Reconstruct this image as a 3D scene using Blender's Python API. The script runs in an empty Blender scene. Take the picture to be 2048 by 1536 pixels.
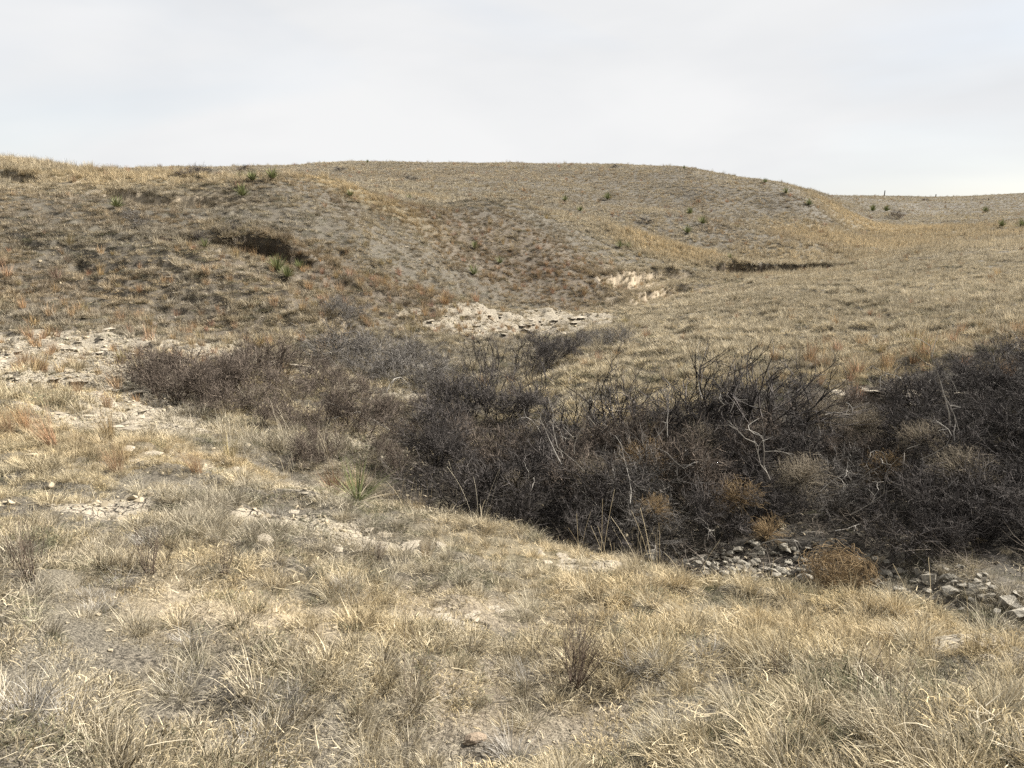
import bpy, bmesh, math, random
import numpy as np
from mathutils import Vector, Matrix, Euler

SC = bpy.context.scene
C = SC.collection
rng = np.random.default_rng(7)
random.seed(7)
R = math.radians

# ------------------------------------------------------------------ camera
FPX, CX, CY, PITCH = 1490.0, 1024.0, 768.0, R(12.0)     # 26 mm equivalent phone lens, eye at the origin
cam_d = bpy.data.cameras.new('camera')
cam = bpy.data.objects.new('camera', cam_d); C.objects.link(cam)
cam_d.sensor_width = 36.0; cam_d.lens = 36.0 * FPX / 2048.0
cam_d.clip_start = 0.05; cam_d.clip_end = 3000
cam.location = (0, 0, 0); cam.rotation_euler = (R(90) - PITCH, 0, 0)
SC.camera = cam

# ------------------------------------------------------------------ sky, sun, exposure
SUN_EL, SUN_AZ = R(36), R(62)          # azimuth measured from the view direction towards the right
SUN_STR, SKY_STR, EXPO = 5.0, 0.0505, 1.68
w = bpy.data.worlds.new("World"); SC.world = w; w.use_nodes = True
nt = w.node_tree; nt.nodes.clear()
def N(nt, t, **kw):
    n = nt.nodes.new(t)
    for k, v in kw.items():
        if hasattr(n, k): setattr(n, k, v)
    return n
out = N(nt, 'ShaderNodeOutputWorld'); bg = N(nt, 'ShaderNodeBackground')
sky = N(nt, 'ShaderNodeTexSky', sky_type='NISHITA', sun_disc=False, sun_elevation=SUN_EL, sun_rotation=SUN_AZ)
sky.air_density = 1.0; sky.dust_density = 0.6
tc = N(nt, 'ShaderNodeTexCoord'); mp = N(nt, 'ShaderNodeMapping'); mp.inputs['Scale'].default_value = (1.0, 0.7, 3.2)
mp.inputs['Rotation'].default_value = (0, R(12), 0)
ns = N(nt, 'ShaderNodeTexNoise'); ns.inputs['Scale'].default_value = 1.6; ns.inputs['Detail'].default_value = 5; ns.inputs['Roughness'].default_value = 0.45
ns.inputs['Distortion'].default_value = 0.6
rp = N(nt, 'ShaderNodeValToRGB'); rp.color_ramp.elements[0].position = 0.30; rp.color_ramp.elements[0].color = (0.72,)*3+(1,)
rp.color_ramp.elements[1].position = 0.58; rp.color_ramp.elements[1].color = (0.985,)*3+(1,)
mx = N(nt, 'ShaderNodeMix', data_type='RGBA')
n2 = N(nt, 'ShaderNodeTexNoise'); n2.inputs['Scale'].default_value = 2.4; n2.inputs['Detail'].default_value = 4; n2.inputs['Roughness'].default_value = 0.5; n2.inputs['Distortion'].default_value = 0.25
nt.links.new(mp.outputs[0], n2.inputs['Vector'])
r2 = N(nt, 'ShaderNodeValToRGB'); r2.color_ramp.elements[0].position = 0.32; r2.color_ramp.elements[0].color = (4.95, 5.02, 5.12, 1)
r2.color_ramp.elements[1].position = 0.66; r2.color_ramp.elements[1].color = (5.65, 5.65, 5.65, 1)
nt.links.new(n2.outputs['Fac'], r2.inputs[0]); nt.links.new(r2.outputs[0], mx.inputs['B'])
mx.inputs['A'].default_value = (5.3, 5.3, 5.3, 1)      # veil of thin high cloud, in the sky texture's own units
nt.links.new(tc.outputs['Generated'], mp.inputs[0]); nt.links.new(mp.outputs[0], ns.inputs['Vector'])
nt.links.new(ns.outputs['Fac'], rp.inputs[0]); nt.links.new(rp.outputs[0], mx.inputs['Factor'])
nt.links.new(sky.outputs[0], mx.inputs['A']); nt.links.new(mx.outputs['Result'], bg.inputs[0])
bg.inputs[1].default_value = SKY_STR
nt.links.new(bg.outputs[0], out.inputs[0])
sd = bpy.data.lights.new('sun', 'SUN'); sd.energy = SUN_STR; sd.angle = R(0.9); sd.color = (1.0, 0.955, 0.885)
so = bpy.data.objects.new('sun', sd); C.objects.link(so)
sv = Vector((math.sin(SUN_AZ)*math.cos(SUN_EL), math.cos(SUN_AZ)*math.cos(SUN_EL), math.sin(SUN_EL)))
so.rotation_euler = sv.to_track_quat('Z', 'Y').to_euler()
SC.view_settings.view_transform = 'Standard'; SC.view_settings.look = 'None'
SC.view_settings.exposure = EXPO; SC.view_settings.gamma = 1; SC.view_settings.use_curve_mapping = False
SC.render.engine = 'CYCLES'
SC.cycles.max_bounces = 4; SC.cycles.diffuse_bounces = 2; SC.cycles.transmission_bounces = 2; SC.cycles.glossy_bounces = 1
SC.cycles.transparent_max_bounces = 4; SC.cycles.use_denoising = False

# ------------------------------------------------------------------ bookkeeping
def tag(o, label=None, cat=None, group=None, kind=None):
    if label: o['label'] = label
    if cat: o['category'] = cat
    if group: o['group'] = group
    if kind: o['kind'] = kind
    return o
def link(name, me, parent=None, mat=None):
    o = bpy.data.objects.new(name, me); C.objects.link(o)
    if parent: o.parent = parent
    if mat:
        me.materials.clear(); me.materials.append(mat)
    return o
def empty(name, loc):
    o = bpy.data.objects.new(name, None); C.objects.link(o); o.location = loc; o.empty_display_size = 0.1
    return o

# ------------------------------------------------------------------ terrain
def ray(px, py):
    px = np.asarray(px, float); py = np.asarray(py, float)
    dx = (px-CX)/FPX; dy = -(py-CY)/FPX
    c, s = math.cos(PITCH), math.sin(PITCH)
    X = dx; Y = c + dy*s; Z = -s + dy*c
    h = np.hypot(X, Y)
    return np.arctan2(X, Y), Z/h
# survey of the land: at each bearing (image column) the line of sight (row) and the distance in metres where it meets the ground
COLS = {
 0:   [(1536,2.05),(1400,2.4),(1250,2.95),(1100,4.2),(1000,5.7),(900,8.2),(850,9.8),(812,11.2),(770,14.5),(735,17),(700,20),(650,24),(600,26.5),(550,28.6),(500,31),(450,34),(400,37.5),(368,41.5),(350,45),(337,49)],
 350: [(1536,2.05),(1400,2.45),(1250,3.05),(1100,4.3),(1000,5.7),(930,7.2),(895,8.3),(860,11),(800,14),(740,17.5),(690,21),(640,24.4),(580,26.8),(540,28.3),(500,30),(450,33),(400,37),(374,40),(353,43.5)],
 700: [(1536,2.05),(1400,2.5),(1250,3.2),(1100,4.6),(1030,5.6),(990,6.3),(900,10.5),(860,12.2),(780,16),(720,20),(660,25),(600,28.5),(540,31.5),(480,34.5),(430,38),(398,41),(376,44.5)],
 1024:[(1536,2.1),(1400,2.55),(1250,3.4),(1150,4.4),(1090,5.2),(1062,5.7),(990,10),(870,13.2),(775,18),(708,24),(655,30.5),(610,35.5),(550,39.5),(500,43.5),(450,48),(415,52.5),(395,78),(360,96),(340,110),(327,122)],
 1200:[(1536,2.1),(1400,2.6),(1250,3.5),(1150,4.6),(1115,5.1),(960,10),(840,13.5),(745,18),(690,24),(640,33),(600,39),(560,43),(520,47),(480,52),(452,57),(420,76),(390,88),(350,105),(330,120)],
 1350:[(1536,2.1),(1400,2.6),(1250,3.6),(1160,4.75),(1120,8.1),(950,10.3),(836,13),(750,16.5),(700,20),(640,28),(605,38),(572,46),(548,49),(522,53),(505,57),(470,66),(440,74),(400,88),(360,100),(336,112)],
 1528:[(1536,2.1),(1400,2.65),(1250,3.85),(1185,4.8),(1130,8.0),(1050,9),(900,11),(800,13.3),(740,16),(680,21),(600,33),(560,45),(535,57),(520,61),(500,66),(470,72),(440,79),(400,88),(364,97)],
 1700:[(1536,2.1),(1400,2.65),(1280,3.8),(1215,4.75),(1150,7.6),(1080,8.8),(950,10.6),(830,12.7),(765,14.8),(700,19),(620,28),(560,42),(535,57),(520,64),(490,74),(460,95),(430,118),(410,140),(393,175)],
 1850:[(1536,2.1),(1400,2.7),(1300,3.6),(1250,4.5),(1180,7.2),(1090,8.5),(950,10.4),(830,12.2),(765,14),(700,18),(620,27),(560,40),(520,58),(490,76),(460,98),(440,125),(420,155),(399,195)],
 2048:[(1536,2.15),(1400,2.8),(1330,3.4),(1285,4.0),(1210,7.0),(1110,8.3),(950,10.2),(830,11.8),(765,13.2),(700,16.5),(600,27),(520,50),(490,68),(450,98),(420,140),(389,190)],
}
PTS = []
for c_, rows in COLS.items():
    for (py, r) in rows:
        th, te = ray(c_, py); PTS.append((float(th), r, float(te)*r))
        if c_ == 0:   PTS.append((float(th)-.28, r, float(te)*r))
        if c_ == 2048: PTS.append((float(th)+.28, r, float(te)*r))
def hid(c_, lst):          # ground the camera cannot see: distance and height directly
    th = float(ray(c_, 700)[0])
    for r, z in lst: PTS.append((th, r, z))
hid(-400, [(60,4.4),(100,5),(160,6),(260,6)]); hid(0, [(60,4.4),(100,5),(160,6),(260,6)])
hid(350, [(50,3.1),(62,3.2),(85,5),(110,7.3),(140,7.8),(260,7)])
hid(700, [(8,-3.3),(50,1.9),(62,2.1),(85,4.8)])
for (py, r) in [(350,101),(335,112),(324,124)]:
    th, te = ray(700, py); PTS.append((float(th), r, float(te)*r))
for (py, r) in [(352,94),(340,106),(334,114)]:
    th, te = ray(520, py); PTS.append((float(th), r, float(te)*r))
hid(520, [(50,2.6),(62,2.8),(80,4.6),(150,8.3)])
for c_, py, r in ((1440,351,100),(1440,362,93),(1610,382,104),(1610,400,92),(1660,391,118),(1575,374,100)):
    th, te = ray(c_, py); PTS.append((float(th), r, float(te)*r))
hid(1610, [(140,5.4),(200,6.6)]); hid(1440, [(125,7.4),(160,7.3)])
hid(700, [(150,10),(260,9)]); hid(1024, [(7.6,-3.6),(58,.8),(66,1.2),(150,10),(260,9)])
hid(1200, [(7.5,-3.65),(63,-.2),(69,.6),(150,9.4),(260,8)]); hid(1350, [(6.5,-3.35),(140,8.3),(260,7)])
hid(1528, [(6.4,-3.45),(118,5.2),(150,5.2),(260,5)]); hid(1700, [(6.2,-3.5),(220,7.6),(300,7)])
hid(1850, [(6.0,-3.3),(240,7),(320,6)]); hid(2048, [(5.7,-3.2),(240,8),(320,7)]); hid(2450, [(5.7,-3.2),(240,8),(320,7)])
P = np.array(PTS)
def uv(th, r): return np.stack([th*1.6, np.log(r)], -1)
Q = uv(P[:,0], P[:,1])
def tps(d2): return 0.5*d2*np.log(d2+1e-12)
n = len(Q)
A = np.zeros((n+3, n+3)); D2 = ((Q[:,None]-Q[None])**2).sum(-1)
A[:n,:n] = tps(D2) + np.eye(n)*2e-4
A[:n,n] = 1; A[:n,n+1:] = Q; A[n,:n] = 1; A[n+1:,:n] = Q.T
coef = np.linalg.solve(A, np.concatenate([P[:,2], np.zeros(3)]))
TH_C = np.linspace(-0.95, 0.95, 191); LR_C = np.linspace(math.log(1.9), math.log(330), 420)
tt, ll = np.meshgrid(TH_C, LR_C, indexing='ij')
G0 = uv(tt.ravel(), np.exp(ll.ravel()))
H0 = np.zeros(len(G0))
for i in range(0, len(G0), 20000):
    g = G0[i:i+20000]; d = ((g[:,None]-Q[None])**2).sum(-1)
    H0[i:i+20000] = tps(d)@coef[:n] + coef[n] + g@coef[n+1:]
H0 = H0.reshape(tt.shape)
def bil(tab, T, L, th, lr):
    u = np.clip((th-T[0])/(T[1]-T[0]), 0, len(T)-1.001); v = np.clip((lr-L[0])/(L[1]-L[0]), 0, len(L)-1.001)
    i = u.astype(int); j = v.astype(int); fu = u-i; fv = v-j
    return tab[i,j]*(1-fu)*(1-fv)+tab[i+1,j]*fu*(1-fv)+tab[i,j+1]*(1-fu)*fv+tab[i+1,j+1]*fu*fv
def hash2(ix, iy, seed):
    h = (ix.astype(np.int64)*374761393 + iy.astype(np.int64)*668265263 + seed*974634777) & 0xffffffff
    h = ((h ^ (h >> 13))*1274126177) & 0xffffffff
    h = h ^ (h >> 16)
    return (h & 0xffffff)/float(0xffffff)
def vnoise(x, y, seed=0):
    ix = np.floor(x); iy = np.floor(y); fx = x-ix; fy = y-iy
    fx = fx*fx*(3-2*fx); fy = fy*fy*(3-2*fy)
    a = hash2(ix,iy,seed); b = hash2(ix+1,iy,seed); c = hash2(ix,iy+1,seed); d = hash2(ix+1,iy+1,seed)
    return (a*(1-fx)+b*fx)*(1-fy)+(c*(1-fx)+d*fx)*fy
def fbm(x, y, sc, octv=4, seed=0, gain=.5):
    s = 0; a = 1; t = 0
    for o in range(octv):
        s = s+a*vnoise(x/sc*2**o+17.3*o, y/sc*2**o+5.1*o, seed+o); t += a; a *= gain
    return s/t
def sst(a, b, x):
    t = np.clip((x-a)/(b-a), 0, 1); return t*t*(3-2*t)
RR = np.exp(np.linspace(math.log(1.0), math.log(320), 2400))
def at0(px, py, hf=None):
    th, te = ray(px, py); th = float(th); te = float(te)
    if hf is None: h = bil(H0, TH_C, LR_C, np.full(RR.shape, th), np.log(RR))
    else: h = hf(RR*math.sin(th), RR*math.cos(th))
    k = np.nonzero(h >= RR*te)[0]
    k = k[0] if len(k) else len(RR)-1
    r = RR[k]
    return np.array([r*math.sin(th), r*math.cos(th), h[k]])
# cut banks: the ground on the near side of each line has washed away. (line in the photo, depth m, run-out m, face colour)
CUTS = [
 ([(380,480),(440,474),(500,470),(545,476),(590,492),(640,510),(672,524)], .86, 1.5, 'dark'),
 ([(300,474),(350,478),(392,480)], .18, .8, 'dark'),
 ([(0,462),(60,480),(110,492)], .16, .7, 'none'),
 ([(130,498),(190,515),(260,520),(330,525)], .18, .7, 'none'),
 ([(1395,532),(1480,528),(1560,527),(1640,528),(1715,531)], .8, 3.6, 'dark'),
 ([(1180,560),(1225,548),(1290,545),(1340,537),(1385,540)], .5, 1.6, 'pale'),
 ([(1245,600),(1290,580),(1325,572),(1360,565)], .45, 1.5, 'pale'),
 ([(635,658),(660,652),(690,650)], .35, 1.2, 'pale'),
 ([(0,755),(110,757),(165,765),(210,768)], .28, .8, 'none'),
 ([(210,375),(300,385),(345,392),(440,402)], .5, 1.3, 'pale'),
 ([(0,345),(60,352),(100,360)], .5, 1.6, 'pale'),
 ([(540,728),(600,735)], .25, .6, 'none'),
 ([(1660,775),(1780,785),(1880,795)], .18, .6, 'none'),
]
CUTW = [([at0(*p)[:2] for p in ln], dp, ro, kd) for ln, dp, ro, kd in CUTS]
FOLDS = [([(640,548),(800,595),(950,615),(1100,628)], .40, 1.6), ([(660,525),(800,562),(950,585),(1100,603),(1200,592)], -.45, 1.8),
 ([(560,384),(800,398),(1000,417),(1150,442),(1280,482),(1400,515)], .45, 2.6), ([(1300,434),(1450,458),(1600,492)], .5, 4.0), ([(1290,470),(1400,492),(1520,512)], -.5, 3.0),
 ([(330,500),(420,530),(560,590),(640,640)], .30, 1.8), ([(150,560),(300,600),(450,650)], -.25, 2.0), ([(760,430),(900,470),(1000,540)], -.35, 2.2), ([(980,440),(1080,490),(1160,560)], .35, 2.0), ([(1440,352),(1480,400),(1500,440)], -.5, 5.0)]
FOLDW = [(np.array([at0(*p)[:2] for p in ln]), a_, w_) for ln, a_, w_ in FOLDS]
def folds(x, y):
    z = np.zeros(x.shape)
    for L, a_, w_ in FOLDW:
        m = (x > L[:,0].min()-3*w_) & (x < L[:,0].max()+3*w_) & (y > L[:,1].min()-3*w_) & (y < L[:,1].max()+3*w_)
        if not m.any(): continue
        xx = x[m]; yy = y[m]; best = np.full(xx.shape, 1e9)
        for k in range(len(L)-1):
            d = L[k+1]-L[k]; t = np.clip(((xx-L[k,0])*d[0]+(yy-L[k,1])*d[1])/(d**2).sum(), 0, 1)
            best = np.minimum(best, np.hypot(xx-L[k,0]-t*d[0], yy-L[k,1]-t*d[1]))
        z[m] += a_*np.exp(-(best/w_)**2)
    return z
def cut_fields(x, y):
    dz = np.zeros(x.shape); OX = np.zeros(x.shape); OY = np.zeros(x.shape); face = {'dark': np.zeros(x.shape), 'pale': np.zeros(x.shape), 'none': np.zeros(x.shape)}
    for ln, dp, ro, kd in CUTW:
        L = np.array(ln); m = (x > L[:,0].min()-4) & (x < L[:,0].max()+4) & (y > L[:,1].min()-8) & (y < L[:,1].max()+8)
        if not m.any(): continue
        xx = x[m]; yy = y[m]; best = np.full(xx.shape, 1e9); sg = np.zeros(xx.shape); tp = np.zeros(xx.shape)
        tot = len(L)-1
        wob = ((fbm(xx, yy, 1.6, 3, 31)-.5)*1.2+(fbm(xx, yy, .35, 2, 33)-.5)*.35)*min(1, ro)
        for k in range(tot):
            a, b = L[k], L[k+1]; d = b-a; l2 = (d**2).sum()
            t = np.clip(((xx-a[0])*d[0]+(yy-a[1])*d[1])/l2, 0, 1)
            qx = a[0]+t*d[0]; qy = a[1]+t*d[1]; dist = np.hypot(xx-qx, yy-qy)
            side = -(d[0]*(yy-a[1])-d[1]*(xx-a[0]))/math.sqrt(l2)
            u = dist < best
            best = np.where(u, dist, best); sg = np.where(u, np.sign(side), sg); tp = np.where(u, (k+t)/tot, tp)
        s = best*sg + wob
        env = 1-np.abs(2*tp-1)**(2.0 if ro == 1.5 and dp > .8 else 6.0)
        beyond = np.hypot(np.maximum(best-ro*3, 0), 0)
        dr = -dp*env*sst(-.05, .16, s)*np.exp(-(np.maximum(s, 0)/ro)**2)
        dr = dr + dp*.18*env*np.exp(-((s+.3)/.35)**2)*(s < .1)
        dz[m] += dr
        if kd == 'dark':      # undercut: the turf lip leans out over the face
            tw = env*dp*.75*sst(-1.0, -.12, s)*sst(.14, -.02, s); rr_ = np.hypot(xx, yy)
            OX[m] -= tw*xx/rr_; OY[m] -= tw*yy/rr_
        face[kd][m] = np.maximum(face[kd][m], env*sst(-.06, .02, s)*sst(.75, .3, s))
    return dz, face, (OX, OY)
def blobs(lst):
    o = []
    for px, py, rx, ry, am in lst:
        p = at0(px, py); o.append((p[0], p[1], rx, ry, am))
    return o
def bmask(B, x, y, soft=.6):
    m = np.zeros(x.shape)
    for bx, by, rx, ry, am in B:
        d = np.sqrt(((x-bx)/rx)**2+((y-by)/ry)**2)
        m = np.maximum(m, am*sst(1+soft, 1-soft, d))
    return m
B_LIME = blobs([(60,690,3.6,2.2,.95),(20,720,2.6,2,.7),(150,725,3,1.5,.75),(250,692,3.8,1.6,1),(370,690,2.4,.8,.85),(40,755,2.6,1.1,.9),(180,760,1.8,1.4,.95),(250,800,1.1,1.8,.8),(300,850,.7,1.6,.75),
   (1040,652,2.6,2.4,1),(1140,640,2.6,2.2,.95),(960,650,2.2,2.2,.7),(870,640,2.0,2.0,.5),(590,735,1.0,.5,.9),(690,770,2.0,1.6,.5),(760,900,.8,.8,.45),
   (1700,775,1.6,.8,.36),(1820,790,1.8,.8,.34),(480,955,.6,.35,.8),(740,1085,.32,.3,.75),(560,1040,.45,.3,.6),(200,1000,.5,.5,.5),(900,1235,.2,.12,.6),(1190,1120,.35,.3,.6),
   (1960,1295,.30,.20,.85),(620,985,.4,.3,.6),(120,825,.5,.35,.8),(820,1095,.4,.25,.6),(640,1060,.4,.3,.65)])
B_PALE = blobs([(60,360,3,2,.8),(280,385,2.5,1.0,.7),(400,395,2.2,1,.7),(1300,565,2.2,2.6,.95),(1350,580,3,2,.7),(660,660,.9,.5,.9),(1280,600,2,2,.6),
   (700,880,.6,.6,.5),(1010,1390,.5,.3,.3),(500,1230,.5,.35,.55),(900,1210,.5,.3,.4)])
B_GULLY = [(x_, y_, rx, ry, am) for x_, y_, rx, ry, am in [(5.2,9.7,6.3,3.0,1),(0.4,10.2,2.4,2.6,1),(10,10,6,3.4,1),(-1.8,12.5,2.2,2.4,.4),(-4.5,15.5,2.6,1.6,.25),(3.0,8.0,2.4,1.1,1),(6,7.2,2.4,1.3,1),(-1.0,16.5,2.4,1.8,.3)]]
B_GOLD = blobs([(260,350,6,3.5,.9),(60,330,5,3,.5),(700,383,5,1.6,.9),(850,400,4,1.5,.8),(1080,430,3,2.5,.6),(1330,505,4,3,1),(1400,515,3,2,1),(1800,460,9,14,.8),(1720,485,8,8,.75),(1900,475,10,7,.6),(1990,490,8,5,.4),(1630,515,7,4,.6),(1560,550,5,2.5,.6),(1680,560,4,2,.4),
   (1000,1080,.7,.35,.6),(1250,1200,.7,.5,.7),(1450,1240,.7,.4,.75),(1700,1260,.6,.35,.75),(1900,1290,.5,.35,.6),(20,870,1.0,.9,.7),(200,900,.9,.8,.4),(450,930,1.2,.8,.6),(790,1010,.8,.5,.9),(500,1200,.7,.5,.5),(1100,1100,.6,.4,.9)])
B_RED = blobs([(100,700,4,3,.4),(60,740,3,2,.4),(1050,520,6,4,.55),(800,600,5,3,.5),(600,580,4,3,.4),(230,900,.7,.7,.45),(400,920,.8,.6,.35),(15,850,.7,.8,.4),(1250,560,4,3,.5),(1900,700,3,2.5,.55),(2000,740,2.5,1.5,.7),(300,620,6,4,.25)])
B_CLEAR = blobs([(951,1495,.15,.20,1),(885,1242,.26,.16,.9),(970,1225,.2,.14,.8),(1975,1300,.22,.22,.85),(1010,1470,.12,.1,.8),(740,1080,.3,.25,.7),(560,1035,.4,.25,.5),(480,955,.5,.3,.5),(490,1515,.07,.08,.8)])
BROWNER = np.array([.70, .625, .56])  # multiplier that makes the grass tint darker and browner inside the blobs below
B_BROWNER = blobs([(900,470,9,6,1),(1050,520,8,6,1),(1180,560,6,5,.9),(760,540,6,4,.8),(780,440,7,4,.8),(420,440,5,2.5,.8),(120,420,6,3,.6),(100,540,6,3,.6),(1500,470,8,7,.7),(1400,400,16,8,.35),(900,350,30,9,.35),(350,560,5,2,.35),(600,430,4,2,.5)])
B_GREY = blobs([(120,1200,.9,.8,1),(60,1400,.7,.6,1),(300,1300,.6,.4,.8),(450,1400,.5,.35,.7),(1080,1210,.45,.35,.9),(640,1100,.4,.3,.7),(1000,1330,.3,.2,.6)])
B_STALK = blobs([(500,900,1.1,.8,1),(560,920,.8,.6,1),(1180,1130,.7,.4,.45),(850,1010,.6,.4,.8),(1300,1150,.3,.2,.15),(60,830,1,1,.8),(1900,1270,.5,.4,.3)])
def H(x, y, detail=True):
    r = np.maximum(np.hypot(x, y), .05); th = np.clip(np.arctan2(x, y), -.95, .95); lr = np.log(np.clip(r, 1.9, 330))
    z = bil(H0, TH_C, LR_C, th, lr)
    dz, fc, _ = cut_fields(x, y); z = z+dz+folds(x, y)
    if detail:
        amp = np.clip(r/14, .10, 1.0)
        z = z+(fbm(x, y, 5.0, 3, 3)-.5)*.35*amp*np.clip(r/30, .2, 1)
        z = z+(fbm(x, y, .8, 3, 11)-.5)*.15*np.clip(r/12, .45, 1)+(sst(.3, .75, fbm(x, y, .42, 2, 13))-.5)*.11*np.clip(r/10, .7, 1)*np.clip(25/r, .45, 1)*np.clip(60/r, .2, 1)
        tm = sst(17, 22, r)*sst(75, 55, r)*sst(.35, .55, fbm(x, y, 5, 2, 91)); q = z/.34+fbm(x, y, 2.2, 3, 93)*2.2; q = q-np.floor(q); z = z+tm*.17*(sst(.55, 1, q)-q)
        lm = bmask(B_LIME, x, y)*sst(.35, .6, fbm(x, y, 1.4, 3, 51)+.15)
        st = .11; q = z/st+fbm(x, y, 2.5, 2, 77)*1.5; q = (np.floor(q)+sst(.75, 1, q-np.floor(q))-q)*st
        z = z+lm*q*.9*np.clip(r/8, .25, 1)
    return z
def at(px, py): return at0(px, py, H)
def hz(x, y): return float(H(np.array([float(x)]), np.array([float(y)]))[0])

def masks(x, y):
    n1 = fbm(x, y, 1.1, 4, 101, .6)
    lime = sst(.31, .47, bmask(B_LIME, x, y)*.78+(n1-.5)*.9)
    _, fc, _ = cut_fields(x, y)
    pale = np.maximum(bmask(B_PALE, x, y)*sst(.3, .6, n1+.1), fc['pale'])
    dark = fc['dark']
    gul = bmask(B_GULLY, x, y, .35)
    gold = bmask(B_GOLD, x, y); red = bmask(B_RED, x, y)
    return lime, pale, dark, gul, gold, red

# ground sheet: polar fan, fine in front of the viewer
thf = np.concatenate([np.linspace(-R(180), -R(44), 56)[:-1], np.linspace(-R(44), R(44), 840), np.linspace(R(44), R(180), 56)[1:-1]])
rad = np.concatenate([[.25, .6, .95], np.exp(np.linspace(math.log(1.2), math.log(320), 900)), [420, 700, 1200]])
tg, rg = np.meshgrid(thf, rad, indexing='ij')
xg = (rg*np.sin(tg)).ravel(); yg = (rg*np.cos(tg)).ravel()
zg = H(xg, yg)
zg = np.where(rg.ravel() > 320, zg-(rg.ravel()-320)*.03, zg)
nT, nR = tg.shape
def grid_mesh(name, co, nT, nR, close=True):
    me = bpy.data.meshes.new(name)
    i = np.arange(nT if close else nT-1)[:,None]; j = np.arange(nR-1)[None]
    i2 = (i+1) % nT
    f = np.stack([i*nR+j, i*nR+j+1, i2*nR+j+1, i2*nR+j], -1).reshape(-1, 4)
    set_mesh(me, co, f); return me
def set_mesh(me, co, f, smooth=True):
    k = f.shape[1]
    me.vertices.add(len(co)); me.vertices.foreach_set('co', np.ascontiguousarray(co, dtype=np.float32).ravel())
    me.loops.add(f.size); me.loops.foreach_set('vertex_index', f.astype(np.int32).ravel())
    me.polygons.add(len(f)); me.polygons.foreach_set('loop_start', np.arange(0, f.size, k, dtype=np.int32))
    me.polygons.foreach_set('use_smooth', np.full(len(f), smooth))
    me.update(calc_edges=True); me.validate()
def fattr(me, name, v):
    a = me.attributes.new(name, 'FLOAT', 'POINT'); a.data.foreach_set('value', np.ascontiguousarray(v, dtype=np.float32))
_, _, (ox_, oy_) = cut_fields(xg, yg)
gm = grid_mesh('ground', np.stack([xg+ox_, yg+oy_, zg], -1), nT, nR)
# the small hole under the viewer's feet
bmx = bmesh.new(); bmx.from_mesh(gm); bmx.verts.ensure_lookup_table()
bmx.faces.new([bmx.verts[i*nR] for i in range(nT)][::-1] if False else [bmx.verts[i*nR] for i in range(nT)])
bmx.normal_update(); bmx.to_mesh(gm); bmx.free()
lime, pale, dark, gul, gold, red = masks(xg, yg)
for nme, v in (('lime', lime), ('pale', pale), ('dark', dark), ('gully', gul), ('gold', gold), ('red', red)): fattr(gm, nme, v)

# ------------------------------------------------------------------ materials
def newmat(name):
    m = bpy.data.materials.new(name); m.use_nodes = True; t = m.node_tree; t.nodes.clear(); return m, t
def mixc(t, fac, a, b):
    m = t.nodes.new('ShaderNodeMix'); m.data_type = 'RGBA'
    for s, v in (('Factor', fac), ('A', a), ('B', b)):
        if isinstance(v, (float, int)): m.inputs[s].default_value = v
        elif isinstance(v, tuple): m.inputs[s].default_value = v+(1,) if len(v) == 3 else v
        else: t.links.new(v, m.inputs[s])
    return m.outputs['Result']
def noise(t, sc, det=4, rough=.55, vec=None, dist=0):
    n = t.nodes.new('ShaderNodeTexNoise'); n.inputs['Scale'].default_value = sc; n.inputs['Detail'].default_value = det; n.inputs['Roughness'].default_value = rough
    n.inputs['Distortion'].default_value = dist
    if vec: t.links.new(vec, n.inputs['Vector'])
    return n.outputs['Fac']
def ramp(t, inp, a, b, ca=0., cb=1.):
    n = t.nodes.new('ShaderNodeMapRange'); n.interpolation_type = 'SMOOTHSTEP'
    n.inputs['From Min'].default_value = a; n.inputs['From Max'].default_value = b; n.inputs['To Min'].default_value = ca; n.inputs['To Max'].default_value = cb
    t.links.new(inp, n.inputs['Value']); return n.outputs['Result']
def attr(t, name, typ='GEOMETRY'):
    a = t.nodes.new('ShaderNodeAttribute'); a.attribute_name = name; a.attribute_type = typ; return a
def princ(t, col, rough=.9, bump=None, bs=.4, bd=.02):
    p = t.nodes.new('ShaderNodeBsdfPrincipled'); o = t.nodes.new('ShaderNodeOutputMaterial')
    if isinstance(col, tuple): p.inputs['Base Color'].default_value = col+(1,)
    else: t.links.new(col, p.inputs['Base Color'])
    p.inputs['Roughness'].default_value = rough; p.inputs['Specular IOR Level'].default_value = .15
    if bump is not None:
        b = t.nodes.new('ShaderNodeBump'); b.inputs['Strength'].default_value = bs; b.inputs['Distance'].default_value = bd
        t.links.new(bump, b.inputs['Height']); t.links.new(b.outputs[0], p.inputs['Normal'])
    t.links.new(p.outputs[0], o.inputs['Surface']); return p

M = {}
m, t = newmat('ground_soil_and_litter')
gc = t.nodes.new('ShaderNodeTexCoord').outputs['Object']
nA = noise(t, 2.3, 5, .6, gc); nB = noise(t, 26, 4, .65, gc); nC = noise(t, 150, 4, .7, gc); nF = noise(t, 48, 5, .75, gc); nD = noise(t, .12, 3, .5, gc)
soil = mixc(t, ramp(t, nF, .42, .60), (.026, .022, .017), (.175, .152, .118))
lit = mixc(t, ramp(t, nC, .42, .60), (.030, .026, .020), (.225, .20, .155))
col = mixc(t, ramp(t, nA, .40, .62), soil, lit)
col = mixc(t, ramp(t, nD, .35, .65, 0, .35), col, (.11, .10, .08))
col = mixc(t, attr(t, 'gold').outputs['Fac'], col, mixc(t, nB, (.13, .11, .07), (.21, .175, .115)))
rd = t.nodes.new('ShaderNodeMath'); rd.operation = 'MULTIPLY'; t.links.new(attr(t, 'red').outputs['Fac'], rd.inputs[0]); rd.inputs[1].default_value = .5
col = mixc(t, rd.outputs[0], col, mixc(t, nB, (.12, .085, .06), (.20, .15, .105)))
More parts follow.
